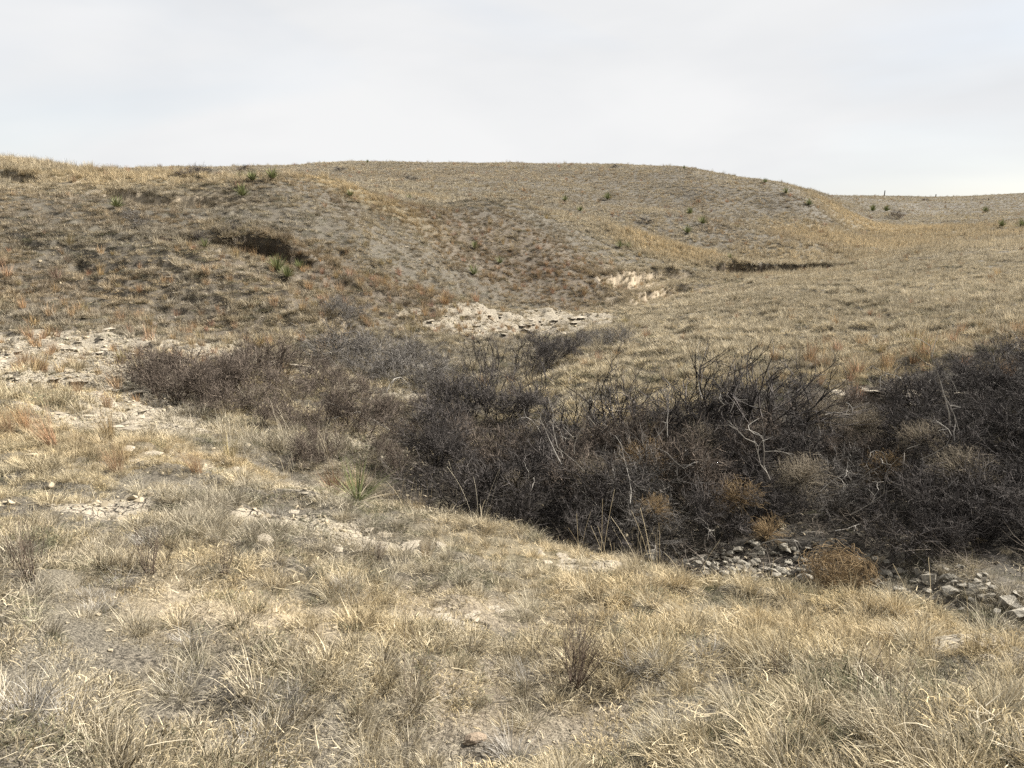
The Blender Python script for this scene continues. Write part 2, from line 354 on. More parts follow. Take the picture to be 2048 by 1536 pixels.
pl = mixc(t, ramp(t, nB, .3, .7), (.27, .215, .15), (.42, .35, .25))
col = mixc(t, attr(t, 'pale').outputs['Fac'], col, pl)
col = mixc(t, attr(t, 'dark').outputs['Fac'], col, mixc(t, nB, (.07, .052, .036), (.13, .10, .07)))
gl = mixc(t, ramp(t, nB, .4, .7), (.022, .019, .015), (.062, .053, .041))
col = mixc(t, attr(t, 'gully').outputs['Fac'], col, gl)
mpg = t.nodes.new('ShaderNodeMapping'); mpg.inputs['Scale'].default_value = (1, 1.6, 6); t.links.new(gc, mpg.inputs[0])
vor = t.nodes.new('ShaderNodeTexVoronoi'); vor.feature = 'DISTANCE_TO_EDGE'; vor.inputs['Scale'].default_value = 5.5
nv = t.nodes.new('ShaderNodeTexNoise'); nv.inputs['Scale'].default_value = 3.0; nv.inputs['Detail'].default_value = 4; t.links.new(gc, nv.inputs['Vector'])
va = t.nodes.new('ShaderNodeVectorMath'); va.operation = 'MULTIPLY_ADD'; t.links.new(nv.outputs['Color'], va.inputs[0]); va.inputs[1].default_value = (.55, .55, .55); t.links.new(mpg.outputs[0], va.inputs[2]); t.links.new(va.outputs[0], vor.inputs['Vector'])
crk = ramp(t, vor.outputs['Distance'], .0, .09)
lc = mixc(t, nB, (.21, .18, .135), (.385, .34, .26)); lc = mixc(t, ramp(t, nA, .35, .7, 0, .5), lc, (.31, .275, .22))
lc = mixc(t, crk, (.19, .16, .125), lc)
lth = ramp(t, attr(t, 'lime').outputs['Fac'], .3, .6)
col = mixc(t, lth, col, lc)
hb = t.nodes.new('ShaderNodeMath'); hb.operation = 'MULTIPLY_ADD'; t.links.new(crk, hb.inputs[0]); t.links.new(attr(t, 'lime').outputs['Fac'], hb.inputs[1]); t.links.new(nB, hb.inputs[2])
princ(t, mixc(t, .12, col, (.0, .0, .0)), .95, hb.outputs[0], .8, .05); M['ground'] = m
ground = link('ground', gm, None, M['ground']); tag(ground, 'rolling prairie ground with bare limestone and washed-out banks', 'ground', kind='structure')

def grass_mat(name, dark_, light_, trans=.3, use_tint=True):
    m, t = newmat(name)
    bl = attr(t, 'bl').outputs['Fac']
    c = mixc(t, bl, dark_, light_)
    if use_tint:
        ti = attr(t, 'tint', 'INSTANCER').outputs['Vector']
        mm = t.nodes.new('ShaderNodeMix'); mm.data_type = 'RGBA'; mm.blend_type = 'MULTIPLY'; mm.inputs['Factor'].default_value = 1
        t.links.new(c, mm.inputs['A']); t.links.new(ti, mm.inputs['B']); c = mm.outputs['Result']
    d = t.nodes.new('ShaderNodeBsdfDiffuse'); tr = t.nodes.new('ShaderNodeBsdfTranslucent'); ms = t.nodes.new('ShaderNodeMixShader'); o = t.nodes.new('ShaderNodeOutputMaterial')
    t.links.new(c, d.inputs[0]); t.links.new(c, tr.inputs[0]); ms.inputs[0].default_value = trans
    t.links.new(d.outputs[0], ms.inputs[1]); t.links.new(tr.outputs[0], ms.inputs[2]); t.links.new(ms.outputs[0], o.inputs[0])
    return m
M['blade'] = grass_mat('dry_grass_blade', (.10, .085, .06), (.95, .875, .70), .15)
M['blade_own'] = grass_mat('dry_bunchgrass_blade', (.08, .068, .05), (.70, .625, .46), .15, use_tint=False)
M['red_own'] = grass_mat('russet_grass_blade', (.15, .10, .062), (.40, .275, .17), .22, use_tint=False)
M['yucca'] = grass_mat('yucca_leaf', (.075, .085, .035), (.21, .22, .11), .12, False)
M['yucca_dead'] = grass_mat('yucca_dead_leaf', (.14, .12, .085), (.32, .275, .20), .1, False)
M['weed'] = grass_mat('tumbleweed_stem', (.12, .083, .047), (.34, .25, .145), .1, False)
M['weed_pale'] = grass_mat('pale_weed_stem', (.14, .12, .088), (.38, .325, .25), .1, False)
def stick_mat(name, a, b):
    m, t = newmat(name); gc = t.nodes.new('ShaderNodeTexCoord').outputs['Object']
    c = mixc(t, attr(t, 'bl').outputs['Fac'], a, b); princ(t, c, .85); return m
M['twig'] = stick_mat('dark_shrub_twig', (.012, .010, .009), (.15, .132, .12))
M['twig_brown'] = stick_mat('brown_shrub_twig', (.032, .024, .019), (.235, .19, .15))
M['twig_grey'] = stick_mat('grey_shrub_twig', (.042, .037, .032), (.30, .275, .245))
M['deadwood'] = stick_mat('bleached_dead_wood', (.22, .20, .17), (.44, .41, .36))
M['forb'] = stick_mat('brown_forb_stem', (.05, .037, .028), (.17, .13, .10))
def stone_mat(name, a, b, c2):
    m, t = newmat(name); gc = t.nodes.new('ShaderNodeTexCoord').outputs['Object']
    oi = t.nodes.new('ShaderNodeObjectInfo').outputs['Random']
    n1 = noise(t, 9, 5, .6, gc, .3); n2 = noise(t, 45, 3, .6, gc)
    c = mixc(t, ramp(t, n1, .3, .7), a, b); c = mixc(t, ramp(t, n2, .55, .75, 0, .6), c, c2)
    c = mixc(t, ramp(t, oi, 0, 1, 0, .45), c, c2)
    princ(t, c, .9, n1, .6, .02); return m
M['stone'] = stone_mat('limestone_stone', (.16, .145, .115), (.33, .30, .245), (.10, .092, .075))
M['stone_warm'] = stone_mat('cream_limestone', (.22, .19, .145), (.39, .34, .265), (.15, .13, .10))
def chip_mat():
    m, t = newmat('limestone_chip'); gc = t.nodes.new('ShaderNodeTexCoord').outputs['Object']
    n1 = noise(t, 4, 4, .6, gc); c = mixc(t, n1, (.22, .19, .145), (.43, .38, .295))
    mm = t.nodes.new('ShaderNodeMix'); mm.data_type = 'RGBA'; mm.blend_type = 'MULTIPLY'; mm.inputs['Factor'].default_value = 1
    t.links.new(c, mm.inputs['A']); t.links.new(attr(t, 'tint', 'INSTANCER').outputs['Vector'], mm.inputs['B']); princ(t, mm.outputs['Result'], .95); return m
M['chip'] = chip_mat()
M['cobble'] = stone_mat('brown_cobble', (.20, .155, .11), (.30, .24, .175), (.15, .11, .08))
M['post'] = stick_mat('weathered_post_wood', (.10, .085, .07), (.10, .085, .07))

# ------------------------------------------------------------------ grass shapes
def ribbons(name, base, az, ln, lean, bend, wd, curl, bl, segs=4, taper=.15, flat=None):
    n = len(az); k = segs+1
    pts = np.zeros((n, k, 3)); pts[:,0] = base
    for s in range(1, k):
        tmid = (s-.5)/segs; ph = lean+bend*tmid; a = az+curl*tmid
        st = np.stack([np.sin(ph)*np.sin(a), np.sin(ph)*np.cos(a), np.cos(ph)], -1)*(ln/segs)[:,None]
        pts[:,s] = pts[:,s-1]+st
    fa = az+np.pi/2 if flat is None else flat
    sd = np.stack([np.sin(fa), np.cos(fa), np.zeros(n)], -1)
    tpr = np.array([1-(1-taper)*(s/segs)**1.5 for s in range(k)])
    wv = sd[:,None]*(wd[:,None]*tpr[None])[:,:,None]*.5
    co = np.stack([pts-wv, pts+wv], 2).reshape(-1, 3)
    b = (np.arange(n)*k*2)[:,None]; s = np.arange(segs)[None]
    f = np.stack([b+s*2, b+s*2+1, b+s*2+3, b+s*2+2], -1).reshape(-1, 4)
    me = bpy.data.meshes.new(name); set_mesh(me, co, f); fattr(me, 'bl', np.repeat(bl, k*2)); return me
def tuft(name, nb, rbase, lmin, lmax, lean, bend, wd, segs=4, curl=.5, power=1.0):
    az = rng.uniform(0, 2*np.pi, nb); rr = rbase*np.sqrt(rng.uniform(0, 1, nb))
    ba = az+rng.normal(0, .5, nb)
    base = np.stack([rr*np.sin(ba), rr*np.cos(ba), np.full(nb, -.015)], -1)
    ln = rng.uniform(lmin, lmax, nb); le = np.abs(rng.normal(0, lean, nb))+.25*rr/rbase*lean
    be = rng.uniform(.2, 1, nb)**power*bend
    return ribbons(name, base, az, ln, le, be, rng.uniform(.6, 1.2, nb)*wd, rng.normal(0, curl, nb), rng.uniform(0, 1, nb)**1.2, segs, flat=az+np.pi/2+rng.normal(0, .6, nb))
def stalks(name, nb, rbase, lmin, lmax, wd):   # flowering culms with a feathery head
    az = rng.uniform(0, 2*np.pi, nb); rr = rbase*np.sqrt(rng.uniform(0, 1, nb))
    base = np.stack([rr*np.sin(az), rr*np.cos(az), np.full(nb, -.01)], -1)
    return ribbons(name, base, az, rng.uniform(lmin, lmax, nb), np.abs(rng.normal(0, .12, nb)), rng.uniform(.1, .7, nb), np.full(nb, wd), rng.normal(0, .3, nb), rng.uniform(.4, 1, nb), 5, .9)
protos = bpy.data.collections.new('grass_shapes')      # never linked to the scene: only the shapes the grass uses
PID = {}; _n = 0
def proto(key, fn, cnt, mat='blade'):
    global _n
    for _ in range(cnt):
        me = fn('blades'); me.materials.append(M[mat]); o = bpy.data.objects.new('shape_%03d' % _n, me); protos.objects.link(o)
        PID.setdefault(key, []).append(_n); _n += 1
# near
proto('fineN', lambda s: tuft(s, 230, .045, .035, .11, .50, 1.4, .0021, 4, .8), 6)
proto('tallN', lambda s: tuft(s, 100, .038, .06, .18, .36, 1.2, .0021, 5, .6), 6)
proto('matN',  lambda s: tuft(s, 300, .12, .015, .05, .7, 2.4, .0022, 4, 1.8), 5)
proto('redN',  lambda s: tuft(s, 130, .04, .18, .42, .20, .5, .0028, 5, .4), 2)
proto('stalkN', lambda s: stalks(s, 5, .06, .25, .50, .0018), 4)
# middle distance
proto('fineM', lambda s: tuft(s, 110, .08, .07, .18, .6, 1.5, .0065, 3, .7), 6)
proto('tallM', lambda s: tuft(s, 90, .09, .22, .45, .25, .8, .0065, 4, .4), 3)
proto('matM',  lambda s: tuft(s, 110, .20, .03, .085, .8, 2.2, .007, 3, 1.2), 3)
proto('redM',  lambda s: tuft(s, 80, .08, .15, .38, .25, .5, .0065, 3, .3), 2)
# far
proto('fineF', lambda s: tuft(s, 60, .15, .10, .22, .6, 1.3, .016, 2, .5), 5)
proto('tallF', lambda s: tuft(s, 44, .18, .30, .55, .2, .5, .016, 3, .3), 3)
proto('redF',  lambda s: tuft(s, 46, .14, .18, .40, .3, .5, .018, 2, .3), 2)
proto('litter', lambda s: ribbons(s, np.stack([rng.uniform(-.12, .12, 40), rng.uniform(-.12, .12, 40), rng.uniform(.002, .02, 40)], -1), rng.uniform(0, 6.28, 40), rng.uniform(.02, .07, 40), rng.uniform(1.3, 1.65, 40), rng.normal(0, .6, 40), np.full(40, .002), rng.normal(0, .5, 40), rng.uniform(0, 1, 40), 3), 2)

def twig_litter(s_):
    n = 60; return ribbons(s_, np.stack([rng.uniform(-.25, .25, n), rng.uniform(-.25, .25, n), rng.uniform(0, .05, n)], -1), rng.uniform(0, 6.28, n), rng.uniform(.08, .3, n), rng.uniform(1.2, 1.6, n), rng.normal(0, .5, n), np.full(n, .006), rng.normal(0, .9, n), rng.uniform(0, 1, n)**2, 3)
M['twig_litter'] = grass_mat('dark_twig_litter', (.03, .025, .02), (.20, .17, .14), 0.02)
proto('twiglit', twig_litter, 3, 'twig_litter')
ngrp = bpy.data.node_groups.new('scatter', 'GeometryNodeTree')
ngrp.interface.new_socket('Geometry', in_out='INPUT', socket_type='NodeSocketGeometry'); ngrp.interface.new_socket('Geometry', in_out='OUTPUT', socket_type='NodeSocketGeometry')
gi = ngrp.nodes.new('NodeGroupInput'); go = ngrp.nodes.new('NodeGroupOutput'); iop = ngrp.nodes.new('GeometryNodeInstanceOnPoints')
ci = ngrp.nodes.new('GeometryNodeCollectionInfo'); ci.inputs['Collection'].default_value = protos; ci.inputs['Separate Children'].default_value = True; ci.inputs['Reset Children'].default_value = True
def na(name, dt):
    a = ngrp.nodes.new('GeometryNodeInputNamedAttribute'); a.data_type = dt; a.inputs['Name'].default_value = name; return a.outputs['Attribute']
ngrp.links.new(gi.outputs[0], iop.inputs['Points']); ngrp.links.new(ci.outputs[0], iop.inputs['Instance']); iop.inputs['Pick Instance'].default_value = True
ngrp.links.new(na('pid', 'INT'), iop.inputs['Instance Index']); ngrp.links.new(na('rot', 'FLOAT_VECTOR'), iop.inputs['Rotation']); ngrp.links.new(na('scl', 'FLOAT_VECTOR'), iop.inputs['Scale'])
ngrp.links.new(iop.outputs[0], go.inputs[0])
def scatter(name, pos, rot, scl, pid, tint, label, cat):
    me = bpy.data.meshes.new(name); me.vertices.add(len(pos)); me.vertices.foreach_set('co', pos.astype(np.float32).ravel())
    for nm, v in (('rot', rot), ('scl', scl), ('tint', tint)):
        a = me.attributes.new(nm, 'FLOAT_VECTOR', 'POINT'); a.data.foreach_set('vector', v.astype(np.float32).ravel())
    a = me.attributes.new('pid', 'INT', 'POINT'); a.data.foreach_set('value', pid.astype(np.int32))
    o = link(name, me); md = o.modifiers.new('scatter', 'NODES'); md.node_group = ngrp
    tag(o, label, cat, kind='stuff'); return o
GREY = np.array([.70, .675, .645]); BLOND = np.array([.89, .82, .685]); GOLD = np.array([.99, .875, .69]); RED = np.array([.66, .50, .37]); GREEN = np.array([.27, .285, .225])
def area_pts(r0, r1, dens, half=R(41)):
    a = half*(r1*r1-r0*r0); n = int(a*dens)
    r = np.sqrt(rng.uniform(r0*r0, r1*r1, n)); th = rng.uniform(-half, half, n)
    return r*np.sin(th), r*np.cos(th), r
def pick(keys): return np.array([random.choice(PID[k]) for k in keys])
BATCH = {'tuft': [], 'turf': [], 'red': []}
def add(kind, x, y, keyf, smin, smax, tintf, keep, sink=0):
    k = rng.uniform(0, 1, len(x)) < keep*(1-bmask(B_CLEAR, x, y))
    x = x[k]; y = y[k]
    if not len(x): return
    z = H(x, y)-sink; _, _, (ox_, oy_) = cut_fields(x, y); x = x+ox_; y = y+oy_
    n = len(x); s = rng.uniform(smin, smax, n)*(.78+.42*sst(.3, .75, fbm(x, y, .42, 2, 13)))
    scl = np.stack([s*rng.uniform(.85, 1.2, n), s*rng.uniform(.85, 1.2, n), s*rng.uniform(.8, 1.25, n)], -1)
    rot = np.stack([rng.normal(0, .13, n), rng.normal(0, .13, n), rng.uniform(0, 6.28, n)], -1)
    ids = np.array(PID[keyf])[rng.integers(0, len(PID[keyf]), n)]
    BATCH[kind].append((np.stack([x, y, z], -1), rot, scl, ids, tintf(x, y, n)*.90))
def tint_main(x, y, n):
    _, _, _, _, go_, rd_ = masks(x, y)
    a = sst(.38, .62, fbm(x, y, 1.7, 3, 201)+rng.normal(0, .10, n))[:,None]*(1-.85*bmask(B_GREY, x, y)[:,None])
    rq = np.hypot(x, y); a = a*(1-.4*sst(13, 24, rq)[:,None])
    c = GREY*(1-a)+BLOND*a
    hb_ = bmask(B_BROWNER, x, y, .8)[:,None]*sst(.25, .6, fbm(x, y, 3.0, 3, 777))[:,None]; c = c*(1-hb_)+c*BROWNER*hb_
    g = np.clip(go_*1.0+rng.normal(0, .12, n)*(go_ > .05), 0, 1)[:,None]; c = c*(1-g)+GOLD*g
    q = (rd_*.45*(rng.uniform(0, 1, n)))[:,None]; c = c*(1-q)+RED*q
    mw = (1-.8*go_)[:,None]*(sst(.04, .2, np.arctan2(x, y))*sst(14, 17, y)*sst(75, 55, y))[:,None]; c = c*(1-mw*.8)+np.array([.93, .88, .79])*mw*.8
    r = np.hypot(x, y); b = (.80+.32*fbm(x, y, 6, 3, 301))*(1+(rng.uniform(.72, 1.12, n)-1)*sst(90, 25, r))*(.86+.28*fbm(x, y, 2.2, 2, 333))
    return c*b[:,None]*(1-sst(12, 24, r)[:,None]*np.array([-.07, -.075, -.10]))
def tint_red(x, y, n): return RED*rng.uniform(.75, 1.2, (n, 1))+rng.normal(0, .03, (n, 3))
def tint_mat(x, y, n):
    c = tint_main(x, y, n); g = (rng.uniform(0, 1, n) < .16+.55*sst(.5, .66, fbm(x, y, .5, 2, 411)))[:,None]  # dark grey-green turf; its patches also paint in shadow pockets between tufts
    return np.where(g, GREEN*rng.uniform(.6, 1.3, (n, 1)), c*np.array([1.02, .98, .88]))
def keepf(x, y, cover=1, patch=1.3, lo=.35, seed=501):
    lm, pa, dk, gu, go_, rd_ = masks(x, y)
    cl = sst(lo, lo+.25, fbm(x, y, patch, 3, seed)); far = sst(9, 16, np.hypot(x, y))
    hm = sst(.25, .6, fbm(x, y, .42, 2, 13))
    return np.clip(cover*((.35+.4*far)+(.65-.4*far)*hm)*((.25+.3*far)+(.75-.3*far)*cl)*(1-.88*lm)*(1-.6*pa)*(1-.8*dk)*(1-.97*gu), 0, 1)
def goldk(x, y): return masks(x, y)[4]
# close by
for (r0, r1, d) in ((1.15, 4.0, 120), (4.0, 9.0, 90), (9, 13, 45)):
    x, y, r = area_pts(r0, r1, d, R(46)); add('tuft', x, y, 'fineN', .45, 1.4, tint_main, keepf(x, y, 1, .7, .34))
for (r0, r1, d) in ((1.15, 4.5, 16), (4.5, 12, 14)):
    x, y, r = area_pts(r0, r1, d, R(46)); add('tuft', x, y, 'tallN', .55, 1.05, tint_main, keepf(x, y, .8, 1.1, .42, 611))
x, y, r = area_pts(3.2, 12, 34); add('tuft', x, y, 'tallN', .6, 1.15, tint_main, keepf(x, y)*np.clip(goldk(x, y)*.95, 0, 1))
x, y, r = area_pts(2.5, 12, 3.0); add('tuft', x, y, 'stalkN', .6, 1.15, tint_main, keepf(x, y)*(.3+.9*goldk(x, y)))
for (r0, r1, d) in ((1.1, 4.5, 170), (4.5, 11, 95)):
    x, y, r = area_pts(r0, r1, d, R(46)); add('turf', x, y, 'matN', .6, 1.25, tint_mat, np.maximum(keepf(x, y, 1, .5, .20, 711), (.40-.3*masks(x, y)[0])*(1-masks(x, y)[3])))
x, y, r = area_pts(1.2, 13, 40); add('turf', x, y, 'litter', .6, 1.4, tint_main, .8*(1-.9*masks(x, y)[3]))
x, y, r = area_pts(4, 13, 14); add('red', x, y, 'redN', .5, 1.05, tint_red, keepf(x, y)*np.clip(masks(x, y)[5]*.6+.01, 0, 1)*(1-masks(x, y)[3]))
# middle
for (r0, r1, d) in ((10, 20, 44), (20, 34, 36), (34, 58, 22)):
    x, y, r = area_pts(r0, r1, d); add('tuft', x, y, 'fineM', .55, 1.3, tint_main, keepf(x, y, 1, 1.0, .34))
    x, y, r = area_pts(r0, r1, d*.9); add('turf', x, y, 'matM', .6, 1.4, tint_mat, keepf(x, y, 1, .7, .26, 711))
    x, y, r = area_pts(r0, r1, d*.5); add('tuft', x, y, 'tallM', .45, 1.0, tint_main, keepf(x, y)*np.clip(.14+goldk(x, y)*1.2, 0, 1))
    x, y, r = area_pts(r0, r1, d*.35); add('red', x, y, 'redM', .5, 1.1, tint_red, np.maximum(keepf(x, y), .5)*np.clip(masks(x, y)[5]*.75+.02, 0, 1)*(1-masks(x, y)[3]))
# turf hanging over the lips of the washed-out banks
for ln, dp, ro, kd in CUTW:
    if kd == 'none': continue
    L = np.array(ln)
    for k in range(len(L)-1):
        d = L[k+1]-L[k]; ll_ = np.hypot(*d); n = int(ll_*26); t_ = rng.uniform(0, 1, n); o_ = rng.normal(.12, .30, n)
        nx, ny = -d[1]/ll_, d[0]/ll_
        if ny < 0: nx, ny = -nx, -ny
        x = L[k,0]+t_*d[0]+nx*o_; y = L[k,1]+t_*d[1]+ny*o_
        add('tuft', x, y, 'fineM', .9, 1.7, tint_main, np.full(n, 1.0)); 
        add('tuft', x[::3], y[::3], 'tallM', .6, 1.1, tint_main, np.full(len(x[::3]), 1.0))
x, y, r = area_pts(6.5, 14, 7); add('turf', x, y, 'twiglit', .6, 1.3, lambda x, y, n: np.ones((n, 3)), masks(x, y)[3])
x, y, r = area_pts(3, 12, 22); add('tuft', x, y, 'stalkN', .7, 1.25, tint_main, .8*bmask(B_STALK, x, y))
# the meadow on the right is denser and greyer
x, y, r = area_pts(14, 45, 14); add('tuft', x, y, 'fineM', .8, 1.5, tint_main, keepf(x, y)*sst(.05, .25, np.arctan2(x, y))*sst(14.5, 17, y+0*x))
# far
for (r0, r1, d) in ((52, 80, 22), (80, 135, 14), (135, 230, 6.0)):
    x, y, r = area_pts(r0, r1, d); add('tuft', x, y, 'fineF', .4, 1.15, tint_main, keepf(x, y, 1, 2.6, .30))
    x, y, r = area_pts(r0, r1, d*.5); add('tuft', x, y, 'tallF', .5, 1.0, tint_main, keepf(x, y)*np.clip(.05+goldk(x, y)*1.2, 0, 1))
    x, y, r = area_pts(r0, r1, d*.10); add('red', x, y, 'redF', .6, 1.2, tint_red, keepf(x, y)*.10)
def flush(kind, name, label, cat):
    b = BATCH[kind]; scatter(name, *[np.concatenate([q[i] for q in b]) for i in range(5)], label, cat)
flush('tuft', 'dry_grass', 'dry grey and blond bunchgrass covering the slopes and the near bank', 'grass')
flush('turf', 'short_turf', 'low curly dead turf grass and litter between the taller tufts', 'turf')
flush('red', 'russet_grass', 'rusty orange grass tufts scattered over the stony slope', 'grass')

# ------------------------------------------------------------------ woody plants
def tubes(name, segs, mat, sides=3):
    S = np.array([s[:8] for s in segs]); p0 = S[:,0:3]; p1 = S[:,3:6]; r0 = S[:,6]; r1 = S[:,7]; bl = np.array([s[8] for s in segs])
    d = p1-p0; L = np.linalg.norm(d, axis=1)+1e-9; d = d/L[:,None]
    ref = np.where(np.abs(d[:,2:3]) > .9, np.array([[1., 0, 0]]), np.array([[0, 0, 1.]]))
    u = np.cross(d, ref); u /= np.linalg.norm(u, axis=1)[:,None]; v = np.cross(d, u)
    an = np.arange(sides)*2*np.pi/sides
    ring = np.cos(an)[None,:,None]*u[:,None]+np.sin(an)[None,:,None]*v[:,None]
    a = p0[:,None]+ring*r0[:,None,None]; b = p1[:,None]+ring*r1[:,None,None]
    co = np.concatenate([a, b], 1).reshape(-1, 3)
    base = (np.arange(len(S))*2*sides)[:,None]; k = np.arange(sides)[None]; k2 = (k+1) % sides
    f = np.stack([base+k, base+k2, base+sides+k2, base+sides+k], -1).reshape(-1, 4)
    me = bpy.data.meshes.new(name); set_mesh(me, co, f); fattr(me, 'bl', np.repeat(bl, 2*sides)); me.materials.append(mat); return me
def grow(segs, p, d, ln, rad, lev, maxlev, wob, up, spread, kids):
    nseg = 3 if lev < maxlev else 2
    b = 1.0 if random.random() < .05 else random.random()**2.2; q = np.array(p); dd = np.array(d)
    for s in range(nseg):
        dd = dd+np.random.normal(0, wob, 3)+np.array([0, 0, up]); dd /= np.linalg.norm(dd)
        nq = q+dd*ln/nseg; r0 = rad*(1-.25*s/nseg*2); r1 = rad*(1-.25*(s+1)/nseg*2)
        segs.append((*q, *nq, r0, r1, b)); q = nq
        if lev < maxlev and s >= (0 if lev > 0 else 1):
            for _ in range(kids):
                a = dd+np.random.normal(0, spread, 3); a /= np.linalg.norm(a)
                grow(segs, q, a, ln*random.uniform(.45, .8), rad*.64, lev+1, maxlev, wob, up, spread, kids)
np.random.seed(5)
def shrub_mesh(mat, stems=13, h=1.0, lev=3, kids=2, up=.08, spread=.55, lean=.65, rad=.009, wob=.16):
    segs = []
    for _ in range(stems):
        a = random.uniform(0, 6.28); l = abs(random.gauss(0, lean)); r = random.uniform(0, .16)
        d = np.array([math.sin(l)*math.cos(a), math.sin(l)*math.sin(a), math.cos(l)])
        grow(segs, (r*math.cos(a), r*math.sin(a), -.05), d, h*random.uniform(.45, .75), rad, 0, lev, wob, up, spread, kids)
    return tubes('twigs', segs, M[mat])
SHR = {
 'dense': [shrub_mesh('twig', 11, .85, 3, 2, .03, .5, .75, .0105) for _ in range(4)],
 'brown': [shrub_mesh('twig_brown', 11, .8, 3, 2, .05, .5, .7, .0105) for _ in range(3)],
 'grey':  [shrub_mesh('twig_grey', 10, .8, 3, 2, .0, .5, .8, .0100) for _ in range(3)],
 'tall':  [shrub_mesh('twig', 6, 1.0, 3, 1, .07, .42, .42, .0135, .14) for _ in range(5)],
}
def plant(kind, x, y, h, name, label, cat, group=None, sx=1.15, i=None):
    me = random.choice(SHR[kind]) if i is None else SHR[kind][i]
    o = bpy.data.objects.new(name, me); C.objects.link(o)
    o.location = (x, y, hz(x, y)-.02); o.rotation_euler = (random.gauss(0, .08), random.gauss(0, .08), random.uniform(0, 6.28))
    o.scale = (h*sx, h*sx, h); tag(o, label, cat, group); return o
# main thicket on the gully floor: rows from the rubble back to the stony rise
G1 = 'bare shrubs of the dark thicket behind the rubble stones'
for (Y, x0, x1, st, hh) in ((6.8, 4.3, 6, .5, .42), (7.2, 4.0, 7, .5, .62), (7.8, 4.5, 9, .65, .7), (8.35, .9, 9.5, .75, .66), (8.9, .2, 10, .75, .8), (9.6, -.6, 11, .75, .88), (10.4, -1.0, 12, .75, .88), (11.2, -1.2, 12.5, .8, .85), (12.0, -.9, 13, .85, .68)):
    x = x0
    while x < x1:
        yy = Y+random.uniform(-.35, .35); 
        gap = (.44 < x/Y < .54 and Y > 11.5)
        t_ = x/Y; hh_ = hh*(1.0 if t_ < .36 else .78 if t_ < .54 else (.78 if Y > 9 else 1.0))
        if not gap:
            side = x/Y > .54
            kd = random.choices(['dense', 'grey', 'brown'], [4, 3, 3])[0]
            if side: plant('dense', x, yy, hh_*random.uniform(.9, 1.1), 'bare_shrub', 'blackish bare shrub in the dense clump at the right edge of the gully', 'shrub', 'blackish bare shrubs at the right edge')
            elif x < 1.2: plant(random.choice(['dense', 'dense', 'brown']), x, yy, hh_*random.uniform(.8, 1.1), 'bare_shrub', 'dark spreading bare shrub at the left end of the main thicket', 'shrub', 'spreading bare shrubs at the left end of the thicket')
            elif kd == 'dense': plant('dense', x, yy, hh_*random.uniform(.85, 1.1), 'bare_shrub', 'dark leafless shrub packed into the thicket behind the rubble stones', 'shrub', G1)
            elif kd == 'grey': plant('grey', x, yy, hh_*random.uniform(.85, 1.1), 'bare_shrub', 'grey twiggy shrub tangled into the dark thicket behind the rubble', 'shrub', 'grey twiggy shrubs in the thicket')
            else: plant('brown', x, yy, hh_*random.uniform(.85, 1.1), 'bare_shrub', 'reddish brown bare shrub tangled into the thicket behind the rubble', 'shrub', 'brown bare shrubs in the thicket')
        x += st*random.uniform(.75, 1.2)
for px, py, h, lab in ((1200,880,.95,'thin open black shrub in the left middle of the thicket top'),(1275,890,1.0,'black forked shrub against the lower meadow, left of the sparse one'),(1440,905,1.30,'tall black upright sapling-like shrub rising highest above the thicket'),(1530,890,1.22,'tall black branching shrub leaning right over the thicket, beside the highest one'),
    (1380,900,1.05,'black upright shrub just left of the highest one in the thicket'),(1235,905,1.15,'tall open black shrub standing against the pale meadow left of the highest one'),
    (1155,880,.95,'thin black stems standing above the middle of the thicket'),(1330,890,1.0,'sparse black shrub against the grey meadow, middle of the thicket'),(1600,880,.85,'black shrub at the right end of the tall row above the thicket'),
    (1480,895,1.15,'dense-topped black shrub filling the gap between the two highest ones'),(1960,900,.6,'black open-topped shrub rising near the right frame edge'),(1850,880,.7,'thin black stems beside the small stony rise on the right')):
    p = at(px, min(py, 905)); r_ = 11.6/np.hypot(p[0], p[1]); x_, y_ = p[0]*r_, p[1]*r_
    plant('tall', x_, y_, h*1.05, 'upright_shrub', lab, 'shrub', 'tall black shrubs rising above the thicket')
# shrubs further back and on the left arm of the gully
def patch(lst, kind, lab, grp, sx=1.15):
    for px, py, h in lst:
        p = at(px, py); plant(kind, p[0], p[1], h, 'bare_shrub', lab, 'shrub', grp, sx)
patch([(290,765,.75),(335,780,.95),(385,780,.95),(430,795,.95),(350,805,.75),(470,790,.8),(410,815,.8),(310,790,.7),(450,830,.6),(510,830,.6)], 'brown', 'brown twiggy shrub in the low clump right of the pale ledges', 'low brown shrubs right of the pale ledges')
patch([(500,765,1.0),(545,752,.95),(500,790,.9),(560,795,.7),(630,770,.75),(470,750,.8),(660,790,.7),(600,800,.5)], 'brown', 'dark brown shrub around the pale boulder below the left slope', 'dark brown shrubs around the pale boulder')
patch([(665,722,1.1),(700,726,1.15),(740,728,1.2),(780,738,1.15),(820,748,1.1),(860,758,1.05),(720,750,.9),(790,765,.9),(885,775,.9),(840,780,.9)], 'grey', 'grey-brown shrub in the rounded row below the rocky flat', 'rounded grey-brown shrubs below the rocky flat')
patch([(985,748,1.05),(1030,742,1.05),(960,770,.9),(1060,760,.95),(1000,790,.9),(930,790,.7),(1080,790,.7)], 'tall', 'dark upright bare shrub standing before the pale limestone sheet', 'upright shrubs before the pale limestone sheet')
patch([(1100,728,1.1),(1125,722,1.0),(1090,742,.9)], 'dense', 'dense blackish tuft-like shrub right of the limestone sheet', 'dense blackish shrubs right of the limestone sheet')
patch([(1165,700,.8),(1195,697,.85),(1225,694,.8),(1255,690,.7)], 'grey', 'low grey shrub at the foot of the grassy meadow', 'low grey shrubs at the meadow foot')
